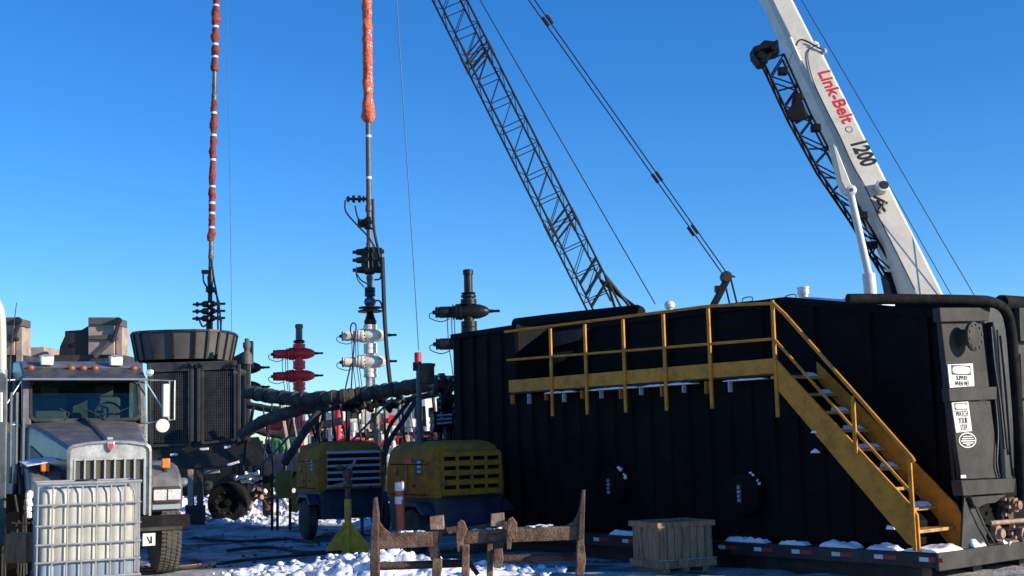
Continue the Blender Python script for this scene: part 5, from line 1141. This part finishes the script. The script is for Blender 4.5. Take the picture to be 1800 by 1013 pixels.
mb = MB(); mb.tube([(.02, 0, 1.3), (.1, 0, 1.38), (.15, 0, 1.48)], [.04, .03, .015], 8); mb.build('swivel_hook', 'rust_light', sg)
mb = MB(); mb.tube([(-.02, -.05, 1.09), (-.34, -.1, 1.01)], .018, 8); mb.build('handle', 'rust_light', sg)
mb = MB(); mb.ball((-.12, 0, 1.32), .05, 8, (1.4, 1, 1)); mb.build('swivel_cap', 'rust_dark', sg)

# ================================================================ ORANGE DELINEATOR
c = at(703, 935, 17.9); dl = thing('delineator_post', V(c.x, 17.9, 0), 0, 'orange delineator post with two white bands beside the right compressor', 'post')
zt = at(703, 846, 17.9).z
mb = MB(); mb.tube([(.03, 0, -.06), (.0, 0, zt)], .062, 14); mb.build('tube', 'orange_post', dl)
for y0, y1 in ((848, 863), (873, 886)):
    za, zb_ = at(703, y1, 17.9).z, at(703, y0, 17.9).z; mb = MB(); mb.lathe((.0, 0, za), (0, 0, 1), [(0, .066), (zb_ - za, .066)], 14); mb.build('white_band', 'tape_white', dl)
mb = MB(); mb.lathe((.03, 0, -.06), (0, 0, 1), [(0, .2), (.06, .19), (.08, .07)], 16); mb.build('base', 'rubber_black', dl)

# ================================================================ WOODEN CRATE
def crate():
    c = gr(1160, 1003); t = thing('wooden_crate', V(c.x + .22, c.y + .42, 0), R(26), 'weathered open wooden crate standing on the snow in front of the black tank', 'crate')
    a, b, h = .40, .32, .60
    random.seed(5)
    def planks(n, fixed, axis, sgn):
        for k in range(n):
            u0 = -1 + 2 * k / n + .015; u1 = -1 + 2 * (k + 1) / n - .015; zt = h - .03 + random.uniform(-.012, .01); d = random.uniform(-.004, .004)
            mb = MB()
            if axis == 'x': mb.box(u0 * a, u1 * a, sgn * b + d - .011, sgn * b + d + .011, .10, zt)
            else: mb.box(sgn * a + d - .011, sgn * a + d + .011, u0 * b, u1 * b, .10, zt)
            mb.build('plank', 'old_wood', t, bevel=.003)
    planks(7, b, 'x', -1); planks(7, b, 'x', 1); planks(5, a, 'y', -1); planks(5, a, 'y', 1)
    for sy in (-1, 1):
        for z0, z1, o_ in ((h - .07, h, .026), (.02, .11, .026)):
            mb = MB(); mb.box(-a - .04, a + .04, sy * (b + o_) - .012, sy * (b + o_) + .012, z0, z1); mb.build('rail', 'old_wood', t, bevel=.003)
    for sx in (-1, 1):
        for z0, z1 in ((h - .07, h), (.02, .11)):
            mb = MB(); mb.box(sx * (a + .026) - .012, sx * (a + .026) + .012, -b - .012, b + .012, z0, z1); mb.build('rail', 'old_wood', t, bevel=.003)
    mb = MB(); mb.tube([(-a - .045, -b - .045, .125), (a + .045, -b - .045, .125)], .006, 6); mb.build('strap', 'louvre_grey', t)
    mb = MB(); mb.box(-a, a, -b, b, .06, .10); mb.build('floor_board', 'old_wood', t)
    for x in (-.3, 0, .3):
        mb = MB(); mb.box(x - .05, x + .05, -b, b, -.05, .06); mb.build('skid', 'old_wood', t)
    mb = MB(); mb.box(-.16, -.04, -b - .07, -b - .04, .06, .14); mb.build('wood_scrap', 'old_wood', t)
crate()

# ================================================================ FORK CARRIAGE (foreground)
def carriage():
    Y = 10.5; p = at(840, 990, Y); t = thing('fork_carriage', V(p.x, Y, 0), 0, 'rusty brown loader fork carriage lying in the foreground, uprights at both ends', 'attachment')
    s = lambda x, y, d=0.: at(x, y, Y + d)
    def ext(name, q, d, th, m, bevel=.006):
        mb = MB(); mb.prism([s(x, y, d) for x, y in q], (0, th, 0)); return mb.build(name, m, t, world=True, bevel=bevel)
    # crossbar in three runs
    ext('cross_beam', ((656, 940), (760, 935), (760, 961), (658, 967)), 0, .14, 'rust')
    ext('cross_beam', ((810, 934), (905, 929), (905, 953), (815, 957)), .05, .14, 'rust')
    ext('cross_beam', ((902, 929), (1020, 925), (1020, 949), (900, 954)), 0, .14, 'rust')
    # uprights: plates seen nearly edge on with curved gussets
    for sgn, q, g in ((-1, ((656, 876), (661, 874), (665, 905), (666, 1090), (651, 1090), (650, 960)), ((662, 900), (668, 918), (676, 929), (686, 937), (686, 941), (662, 943))),
                      (1, ((1024, 862), (1029, 861), (1027, 940), (1025, 1090), (1013, 1090), (1016, 950), (1019, 900)), ((1021, 880), (1016, 902), (1008, 916), (996, 924), (996, 928), (1020, 926)))):
        ext('upright', q, -.03, .12, 'rust_dark'); ext('sloped_plate', g, .02, .02, 'rust')
    ext('lower_plate', ((1015, 950), (1026, 946), (1030, 985), (1026, 1013), (1012, 1013)), -.08, .1, 'rust')
    for q, d in (((705, 936, 748, 934), .03), ((832, 932, 880, 929), .1), ((930, 926, 975, 924), .03)):
        a, b = s(q[0], q[1], d), s(q[2], q[3], d); mb = MB()
        for k in range(7): mb.lump(a.lerp(b, (k + random.random() * .6) / 7) + V(0, random.uniform(-.01, .05), .0), random.uniform(.012, .026), 8, (1.7, 1.3, .55))
        mb.build('beam_snow', 'snow', t, world=True)
    # lower pipe
    for q in (((655, 996), (770, 992)), ((765, 992), (820, 990)), ((878, 983), (1016, 979))):
        mb = MB(); mb.tube([s(*q[0], .12), s(*q[1], .12)], .034, 12); mb.build('lower_pipe', 'rust_dark', t, world=True)
    # hooks and blocks
    for q, d, th, m in ((((755, 909), (779, 906), (781, 931), (756, 932)), .0, .10, 'rust_light'),
                        (((863, 904), (886, 902), (887, 925), (862, 926)), .0, .10, 'rust_light'),
                        (((757, 930), (782, 932), (768, 962), (774, 985), (757, 985), (752, 958)), .02, .12, 'rust_dark'),
                        (((760, 982), (777, 984), (776, 1000), (768, 1050), (758, 1050)), -.06, .10, 'rust'),
                        (((804, 918), (810, 914), (816, 917), (822, 932), (815, 946), (813, 968), (804, 972), (801, 945)), -.04, .06, 'rust'),
                        (((893, 912), (901, 909), (909, 920), (909, 938), (900, 948), (898, 966), (890, 966), (890, 938)), -.04, .06, 'rust'),
                        (((812, 958), (824, 958), (825, 985), (820, 1090), (810, 1090)), -.05, .20, 'rust'),
                        (((856, 957), (866, 956), (866, 1090), (855, 1090)), -.02, .20, 'rust'),
                        (((868, 966), (883, 964), (885, 985), (880, 1000), (868, 998)), -.08, .10, 'rust'),
                        (((866, 955), (888, 950), (884, 968), (866, 968)), .02, .10, 'rust_dark')):
        ext('hook_plate' if d < 0 else 'lug', q, d, th, m)
    mb = MB(); mb.bar(s(780, 934, .1), s(805, 930, .1), .05, .05); mb.bar(s(822, 932, .12), s(893, 922, .12), .05, .05); mb.build('tie_bar', 'rust_dark', t, world=True)
    mb = MB(); mb.tube([s(822, 985, .1), s(840, 1010, .1)], .02, 8); mb.build('chain_link', 'rust_dark', t, world=True)
    for x in (658, 1019, 818, 861):
        q = s(x, 1060); mb = MB(); mb.box(q.x - .03, q.x + .03, Y - .05, Y + 1.0, -.06, .02); mb.build('fork_foot', 'rust_dark', t, world=True)
        mb = MB(); mb.box(q.x - .028, q.x + .028, Y - .03, Y + .12, -.04, q.z + .02); mb.build('leg', 'rust_dark', t, world=True)
carriage()

# ================================================================ CRAWLER CRANE (lattice boom)
def crawler():
    Yb = 64.0; pm = FPX / Yb
    A = at(1064, 548, Yb); B = at(440, -700, Yb); ax = (B - A).normalized(); foot = A - ax * 4.0
    t = thing('crawler_crane', V(A.x + 2, Yb, 0), 0, 'dark lattice-boom crawler crane leaning left with twin pendant lines', 'crane')
    view = (A - CAMP).normalized(); v1 = ax.cross(view).normalized(); v1 = v1 if v1.x > 0 else -v1; v2 = ax.cross(v1).normalized(); v2 = v2 if v2.y > 0 else -v2
    al = R(13); w1 = v1 * math.cos(al) + v2 * math.sin(al); w2 = v2 * math.cos(al) - v1 * math.sin(al)
    h = 1.36 / 2
    Lb = (B - A).length
    c = lambda u, i, j: A + ax * u + w1 * (h * i) + w2 * (h * j)
    for i in (-1, 1):
        for j in (-1, 1): rod('boom_chord', c(-.4 if j < 0 else .4, i, j), c(Lb * .96, i, j), .055, 'boom_black', t, n=8)
    bay = 1.42; n = int(20 / bay); u = .9; k = 0
    lim = 22.0
    while u < lim:
        for j in (-1, 1):
            rod('lacing_bar', c(u, -1, j), c(u, 1, j), .026, 'boom_black', t)
            rod('lacing_bar', c(u, -1, j), c(u + bay, 1, j), .024, 'boom_black', t)
        for i in (-1, 1):
            rod('side_lacing', c(u, i, -1), c(u + bay / 2, i, 1), .024, 'boom_rust', t); rod('side_lacing', c(u + bay / 2, i, 1), c(u + bay, i, -1), .024, 'boom_rust', t)
        u += bay
    mb = MB()      # beyond the top of the picture the lacing is one piece
    while u < Lb * .95:
        for j in (-1, 1): mb.bar(c(u, -1, j), c(u + bay, 1, j), .04, .04)
        u += bay
    mb.build('upper_lacing', 'boom_black', t, world=True, kind='stuff')
    # heavy section joints
    def v_at(y): return (at(758 + (y / 540) * 273 + 30, y, Yb) - A).dot(ax)
    for y in (100, 395):
        u0 = v_at(y)
        for du in (-.35, .0, .4):
            for j in (-1, 1): rod('joint_bar', c(u0 + du - .35, -1, j), c(u0 + du + .35, 1, j), .045, 'boom_black', t)
        for i in (-1, 1):
            for j in (-1, 1): rod('joint_pin', c(u0 - .5, i, j), c(u0 + .5, i, j), .085, 'boom_rust', t)
    u0 = v_at(505)
    for du in (-.5, .15, .8): rod('joint_bar', c(u0 + du - .4, -1, -1), c(u0 + du + .45, 1, -1), .085, 'boom_black', t)
    for j in (-1, 1): rod('foot_leg', c(u0 + .2, 1, j), at(1112 + 4 * j, 540, Yb), .10, 'boom_black', t)
    rod('foot_leg', c(u0 + .2, 1, -1), at(1082, 545, Yb), .07, 'boom_black', t)
    for i in (-1, 1): rod('foot_leg', c(-.3, i, 0), V(A.x + 1.2 + i * .6, Yb, 2.2), .12, 'boom_black', t)
    # pendants with clevises
    mt = at(1276, 484, Yb - .5); tip = B
    d1 = V(.13, 0, .07)
    for s_ in (-1, 1):
        rod('pendant_line', mt + d1 * s_ * .7, tip + d1 * s_ * 1.2, .032, 'boom_black', t)
    for (x, y) in ((963, 36), (1155, 312), (1218, 405)):
        p = at(x, y, Yb - .3); dd = (tip - mt).normalized()
        for s_ in (-1, 1): rod('pendant_clevis', p - dd * .28 + d1 * s_ * .8, p + dd * .28 + d1 * s_ * .8, .085, 'boom_rust', t)
    mb = MB(); mb.bar(at(1250, 545, Yb), at(1281, 486, Yb), .42, .34); ms = mb.build('mast', 'boom_black', t, world=True, bevel=.04)
    mb = MB(); mb.lathe(at(1278, 486, Yb - .3), (0, 1, 0), [(0, .26), (.1, .3), (.5, .3), (.6, .26)], 18); mb.build('mast_sheave', 'boom_rust', ms, world=True)
    mb = MB(); mb.box(*(lambda q: (q.x - .16, q.x + .16, q.y - .2, q.y + .2, q.z - .2, q.z + .12))(at(1262, 507, Yb))); mb.build('mast_block', 'boom_black', ms, world=True)
    for q in (((1284, 488), (1297, 540)), ((1276, 506), (1284, 540)), ((1270, 480), (1292, 487))): rod('mast_stay', at(*q[0], Yb), at(*q[1], Yb), .05, 'boom_black', t)
    rod('hoist_line', at(1152, 535, Yb + .5), tip, .028, 'wire', t)
    # crane body standing behind the tanks
    mb = MB(); mb.box(-1, 6.5, -1.7, 1.7, 1.2, 3.6); mb.build('house', 'red_truck', t, bevel=.1)
    mb = MB(); mb.box(-1.2, -.2, -1.9, -.4, 1.3, 3.3); mb.build('cab', 'boom_black', t, bevel=.08)
    for s_ in (-1, 1):
        mb = MB(); mb.box(-3, 5, s_ * 2.6 - .5, s_ * 2.6 + .5, -.06, 1.1); mb.build('track', 'rubber_black', t, bevel=.3)
    mb = MB(); mb.box(-1, 4, -2, 2, .6, 1.2); mb.build('carbody', 'boom_black', t)
    mb = MB(); a_ = at(1250, 548, Yb); mb.bar(V(a_.x - .3, Yb, 3.0), at(1250, 546, Yb), .4, .34); mb.build('mast_base', 'boom_black', t, world=True)
    mb = MB(); mb.bar(c(Lb * .95, 0, 0), c(Lb * 1.01, 0, 0), 1.4, 1.4); mb.build('boom_head', 'boom_black', t, world=True)
crawler()

# ================================================================ TELESCOPIC CRANE
def telescopic():
    Yb = 38.0; pm = FPX / Yb
    A = at(1618, 518, Yb); top = at(1412.5, 100, Yb + 3.0); ax = (top - A).normalized()
    base = A - ax * 3.2
    t = thing('telescopic_crane', V(base.x + .6, base.y, 0), 0, 'cream telescopic crane boom with red lettering, a black lattice jib folded along it', 'crane')
    view = (A - CAMP).normalized(); v1 = ax.cross(view).normalized(); v1 = v1 if v1.x > 0 else -v1; v2 = v1.cross(ax).normalized(); v2 = v2 if v2.y < 0 else -v2   # v2 towards the camera
    al = R(27); nside = v2 * math.cos(al) + v1 * math.sin(al); nbot = -v1 * math.cos(al) + v2 * math.sin(al)   # lit side normal, shaded underside normal
    H = .98; r = .14
    def sect(c, H_, r_):
        h = H_ / 2; pts = []
        for a_, b_ in ((h, h - r_), (h - r_, h), (-h + r_, h), (-h, h - r_), (-h, -h + r_), (-h + r_, -h), (h - r_, -h), (h, -h + r_)): pts.append(c + nside * a_ - nbot * b_)
        return pts
    Lb = (top - A).length
    c = lambda u: A + ax * u
    mb = MB(); mb.loft([sect(base, H, r), sect(c(Lb + .15), H, r)]); bs = mb.build('boom_base_section', 'cream_paint', t, world=True, ang=20)
    mb = MB(); mb.loft([sect(c(Lb + .1), H * .86, r * .9), sect(c(Lb + 9), H * .80, r * .9)]); mb.build('boom_inner_section', 'cream_paint', t, world=True, ang=20)
    mb = MB(); mb.loft([sect(c(Lb + .02), H * 1.05, r), sect(c(Lb + .17), H * 1.05, r)]); mb.build('boom_collar', 'white_paint', t, world=True, ang=20)
    # raised seams on the lit side of the inner section
    for q in (-.08, .12):
        mb = MB(); mb.bar(c(Lb + .3) + nside * (H * .42) - nbot * q, c(Lb + 8) + nside * (H * .40) - nbot * q, .012, .012); mb.build('section_seam', 'tan_box', t, world=True)
    sp = lambda u, vv, off=.0: c(u) + nside * (H / 2 + off) - nbot * vv        # vv: + towards the upper edge
    down = -ax; upv = -nbot
    def ul(px, py): return (pl(px, py, A + nside * (H / 2), nside) - A).dot(ax), -(pl(px, py, A + nside * (H / 2), nside) - A).dot(nbot)
    u1, w1 = ul(1432, 122); u2, w2 = ul(1491, 222)
    text('maker_lettering', 'Link-Belt', .60, sp((u1 + u2) / 2, .14, .003), down, upv, 'print_red', t, bold=.028, ext=.003, sx=(abs(u1 - u2)) / 2.42)
    mb = MB(); mb.prism([sp(ul(1492, 228)[0] + .12 * math.cos(q), .05 + .12 * math.sin(q), .004) for q in [2 * PI * k / 20 for k in range(20)]], nside * -.002); rg = mb.build('round_mark', 'print_black', t, world=True)
    mb = MB(); mb.prism([sp(ul(1492, 228)[0] + .095 * math.cos(q), .05 + .095 * math.sin(q), .006) for q in [2 * PI * k / 20 for k in range(20)]], nside * -.003); mb.build('mark_field', 'cream_paint', rg, world=True)
    u1, _ = ul(1503, 244); u2, _ = ul(1532, 294)
    text('model_lettering', '1200', .74, sp((u1 + u2) / 2, .12, .003), down, upv, 'print_black', t, bold=.04, ext=.003, sx=abs(u1 - u2) / 1.70)
    # cable along the lower edge of the lit side
    k1 = [sp(Lb + .0, .40, .02), sp(Lb - .2, -.05, .03), sp(Lb - 1.2, -.32, .03)] + [sp(Lb * f, -.36 + .03 * math.sin(f * 21), .03) for f in (.75, .62, .5, .4, .28, .15, 0)]
    mb = MB(); mb.tube(curve(k1, 4), .016, 6); mb.build('boom_cable', 'wire', t, world=True)
    mb = MB(); mb.tube(curve([sp(Lb + .02, -.45, .04), sp(Lb + .3, -.1, .1), sp(Lb - .25, .42, .06)], 5), .03, 6); mb.build('cable_guide', 'steel_black', t, world=True)
    mb = MB(); mb.bar(sp(Lb + .5, -.42, .05), sp(Lb - .5, -.46, .05), .10, .12); mb.build('jib_bracket', 'white_paint', t, world=True)
    mb = MB(); p = sp(Lb - .3, .5, .0); mb.ball(p, .11, 8); mb.build('boom_lamp', 'silver_pipe', t, world=True)
    # flood lamp on the side
    uf, wf = ul(1548, 333); p = sp(uf, .1, .0); d = V(0, 0, 0)
    mb = MB(); mb.lathe(p, nside, [(0, .22), (.22, .24), (.24, .2)], 6); fl = mb.build('flood_lamp', 'white_paint', t, world=True, bevel=.03)
    mb = MB(); mb.lathe(p + nside * .24 + V(.06, 0, .02), nside, [(0, .15), (.03, .13), (.032, .02)], 18); mb.build('lamp_lens', 'print_black', fl, world=True)
    for q in (((1542, 352), (1556, 372)), ((1556, 355), (1544, 372)), ((1535, 345), (1560, 358))):
        a_, b_ = [pl(x, y, A + nside * (H / 2 + .1), nside) for x, y in q]; mb = MB(); mb.bar(a_, b_, .09, .07); mb.build('lamp_bracket', 'rad_dark', t, world=True)
    # lift cylinder
    hd = at(1494, 336, Yb - .6); lo = at(1541, 545, Yb - .9)
    mb = MB(); mb.tube([hd, hd.lerp(lo, .72)], .115, 12); cy = mb.build('lift_cylinder', 'white_paint', t, world=True)
    mb = MB(); mb.tube([hd.lerp(lo, .7), V(lo.x, lo.y, 2.2)], .19, 14); mb.build('cylinder_barrel', 'white_paint', t, world=True)
    mb = MB(); mb.lathe(hd + V(0, -.18, 0), (0, 1, 0), [(0, .10), (.04, .17), (.32, .17), (.36, .1)], 16); ey = mb.build('cylinder_eye', 'white_paint', t, world=True)
    mb = MB(); mb.lathe(hd + V(0, -.2, 0), (0, 1, 0), [(0, .05), (.04, .07)], 12); mb.build('eye_pin', 'rust_dark', ey, world=True)
    mb = MB(); mb.prism([at(x, y, Yb - .75) for x, y in ((1463, 252), (1470, 258), (1501, 335), (1488, 338), (1478, 318))], (0, .5, 0)); mb.build('boom_foot_bracket', 'cream_paint', t, world=True, bevel=.03)
    # folded lattice jib
    Yj = Yb + .4
    pl1 = [at(x, y, Yj) for x, y in ((1342, 108), (1388, 206), (1440, 300), (1500, 388), (1574, 512))]
    pl2 = [at(x, y, Yj) for x, y in ((1378, 95), (1425, 200), (1478, 302), (1530, 400), (1592, 512))]
    off = V(.12, .75, .05)
    for chain in (pl1, pl2):
        for o_ in (V(0, 0, 0), off):
            for i in range(4): rod('jib_chord', chain[i] + o_, chain[i + 1] + o_, .042, 'jib_black', t, n=8)
    def pt(ch, f): f *= 4; i = min(int(f), 3); return ch[i].lerp(ch[i + 1], f - i)
    n = 15
    for k in range(n):
        f0, f1 = k / n, (k + 1) / n
        for o_ in (V(0, 0, 0), off):
            if k % 2: rod('jib_lacing', pt(pl1, f0) + o_, pt(pl2, f1) + o_, .026, 'jib_black', t)
            else: rod('jib_lacing', pt(pl2, f0) + o_, pt(pl1, f1) + o_, .026, 'jib_black', t)
        rod('jib_lacing', pt(pl1, f0), pt(pl1, f1) + off, .022, 'jib_black', t)
        if k % 2 == 0: rod('jib_lacing', pt(pl1, f0), pt(pl2, f0), .03, 'jib_black', t)
    mb = MB(); mb.prism([at(x, y, Yj - .1) for x, y in ((1324, 82), (1336, 78), (1344, 70), (1362, 72), (1368, 68), (1372, 92), (1356, 95), (1350, 110), (1338, 112), (1326, 96))], (0, .7, 0)); hdj = mb.build('jib_head', 'jib_black', t, world=True, bevel=.04)
    for x, y, r_ in ((1338, 96, .13), (1360, 82, .11)):
        mb = MB(); mb.lathe(at(x, y, Yj - .35), (0, 1, 0), [(0, r_ * .8), (.05, r_), (.1, r_ * .75), (.15, r_), (.25, r_ * .7)], 16); mb.build('jib_sheave', 'jib_black', hdj, world=True)
    mb = MB(); mb.lathe(at(1399, 198, Yj - .3), (0, 1, 0), [(0, .05), (.001, .25), (.05, .26), (.051, .18), (.12, .18), (.121, .26), (.17, .25), (.171, .05)], 20); mb.build('deflector_sheave', 'jib_black', t, world=True)
    mb = MB(); mb.prism([at(x, y, Yj - .1) for x, y in ((1396, 170), (1412, 178), (1420, 205), (1404, 214), (1394, 200))], (0, .4, 0)); mb.build('sheave_block', 'jib_black', t, world=True, bevel=.03)
    for x, y in ((1378, 124), (1436, 224), (1404, 170), (1535, 430), (1518, 378)):
        c_ = at(x, y, Yj); mb = MB(); mb.box(c_.x - .17, c_.x + .12, c_.y - .1, c_.y + .2, c_.z - .13, c_.z + .1); mb.build('jib_cross_head', 'jib_black', t, world=True, bevel=.03)
    mb = MB(); mb.prism([at(x, y, Yj) for x, y in ((1560, 480), (1572, 475), (1590, 516), (1594, 540), (1572, 540))], (0, .8, 0)); mb.build('jib_foot', 'jib_black', t, world=True, bevel=.04)
    rod('hoist_line', at(1404, -8, Yb + 2), at(1720, 532, Yb - 1), .013, 'wire', t)
    rod('hoist_line', sp(Lb * .45, .56, -.3), at(1674, 522, Yb - 1), .013, 'wire', t)
    # carrier behind the tanks
    mb = MB(); mb.box(-3.2, 2.6, -1.2, 1.2, .8, 1.7); mb.build('carrier', 'cream_paint', t, bevel=.08)
    mb = MB(); mb.box(-.9, 2.2, -1.0, 1.0, 1.7, 2.75); mb.build('turntable', 'cream_paint', t, bevel=.08)
    for x in (-2.4, -1.1, 1.0, 2.2):
        for s_ in (-1, 1):
            mb = MB(); mb.lathe((x, s_ * 1.1, .6), (0, s_, 0), [(-.2, .4), (-.18, .6), (.18, .64), (.2, .5), (.14, .3), (.16, .05)], 20); mb.build('tire', 'rubber_black', t)
    mb = MB(); mb.bar(V(base.x, base.y, 2.5), base, .6, .8); mb.build('boom_pivot', 'cream_paint', t, world=True)
telescopic()

# ================================================================ SNOW BANKS AND GROUND CLUTTER
def snow_bank(name, x0, x1, yc, dep, h, seed, label, prof=None):
    """a ridge of broken snow lumps"""
    nx = int((x1 - x0) / .035); ny = int(dep / .035); v = []
    for j in range(ny + 1):
        for i in range(nx + 1):
            x = x0 + (x1 - x0) * i / nx; y = yc - dep / 2 + dep * j / ny; u, t = i / nx, j / ny
            e = max(0, 1 - (2 * t - 1) ** 2) ** .7 * min(1, 6 * u, 6 * (1 - u)); hh = prof(u) if prof else 1
            nn = .55 + .5 * noise.noise((x * .9, y * .9, seed)); vo = noise.cell((x * 5.2 + .6 * noise.noise((x * 3, y * 3, 2)), y * 5.2, seed))
            rdg = abs(noise.noise((x * 4.2, y * 4.2, seed + 3)))
            v.append((x, y, -.07 + e * h * hh * (nn + .35 * rdg + .22 * vo) + (.07 * abs(noise.noise((x * 9, y * 9, seed))) + .045 * noise.noise((x * 17, y * 17, seed)) + .02 * noise.noise((x * 37, y * 37, seed))) * min(1, 2 * e) * hh))
    w1 = nx + 1; f = [(j * w1 + i, j * w1 + i + 1, (j + 1) * w1 + i + 1, (j + 1) * w1 + i) for j in range(ny) for i in range(nx)]
    mb = MB(); mb._add(v, f)
    random.seed(seed)
    for k in range(int((x1 - x0) * 20)):
        u = random.random(); x = x0 + (x1 - x0) * u; y = yc + random.uniform(-.5, .5) * dep; hh = prof(u) if prof else 1
        e = max(0, 1 - (2 * (y - yc) / dep) ** 2) ** .7
        mb.lump((x, y, -.085 + e * h * hh * .9), random.choice((.018, .02, .025, .03, .03, .04, .06, .08)) * (.6 + .5 * hh), 10, (random.uniform(.9, 1.5), 1.1, random.uniform(.5, .85)))
    o = mb.build(name, 'snow', ang=180); return tag(o, label, 'snow', kind='stuff')
snow_bank('snow_bank', -4.3, .6, 16.7, 2.0, .37, 3, 'bright ridge of broken snow lumps behind the rusty fork carriage', lambda u: (.25 + .75 * min(1, u * 2.6)) if u < .5 else max(.25, 1 - (u - .5) * 1.7))
snow_bank('snow_bank', -9.5, -4.6, 33.2, 2.2, .62, 5, 'taller heap of lit snow behind the iron pipes')
snow_bank('snow_bank', -9.0, -3.2, 29.4, 2.2, .28, 8, 'rough band of lit snow beyond the shaded yard')
snow_bank('snow_bank', -3.9, .5, 27.6, 1.6, .24, 11, 'lit snow lumps behind the two yellow compressors')
mb = MB(); mb.tube(curve([gr(240, 1003, .0), gr(330, 998, .0), gr(430, 985, .0), gr(520, 977, .0), gr(600, 970, .0)], 6), .025, 7); tag(mb.build('ground_hose', 'rubber_black'), 'black hose lying on the trampled snow from truck to yellow stand', 'hose')
mb = MB(); mb.tube(curve([gr(236, 1003, .01), gr(280, 1001, .02), gr(330, 995, .01), gr(352, 992, .0)], 6), .014, 6); tag(mb.build('orange_cord', 'orange_cord'), 'orange cord on the snow beside the truck tyre', 'cord')
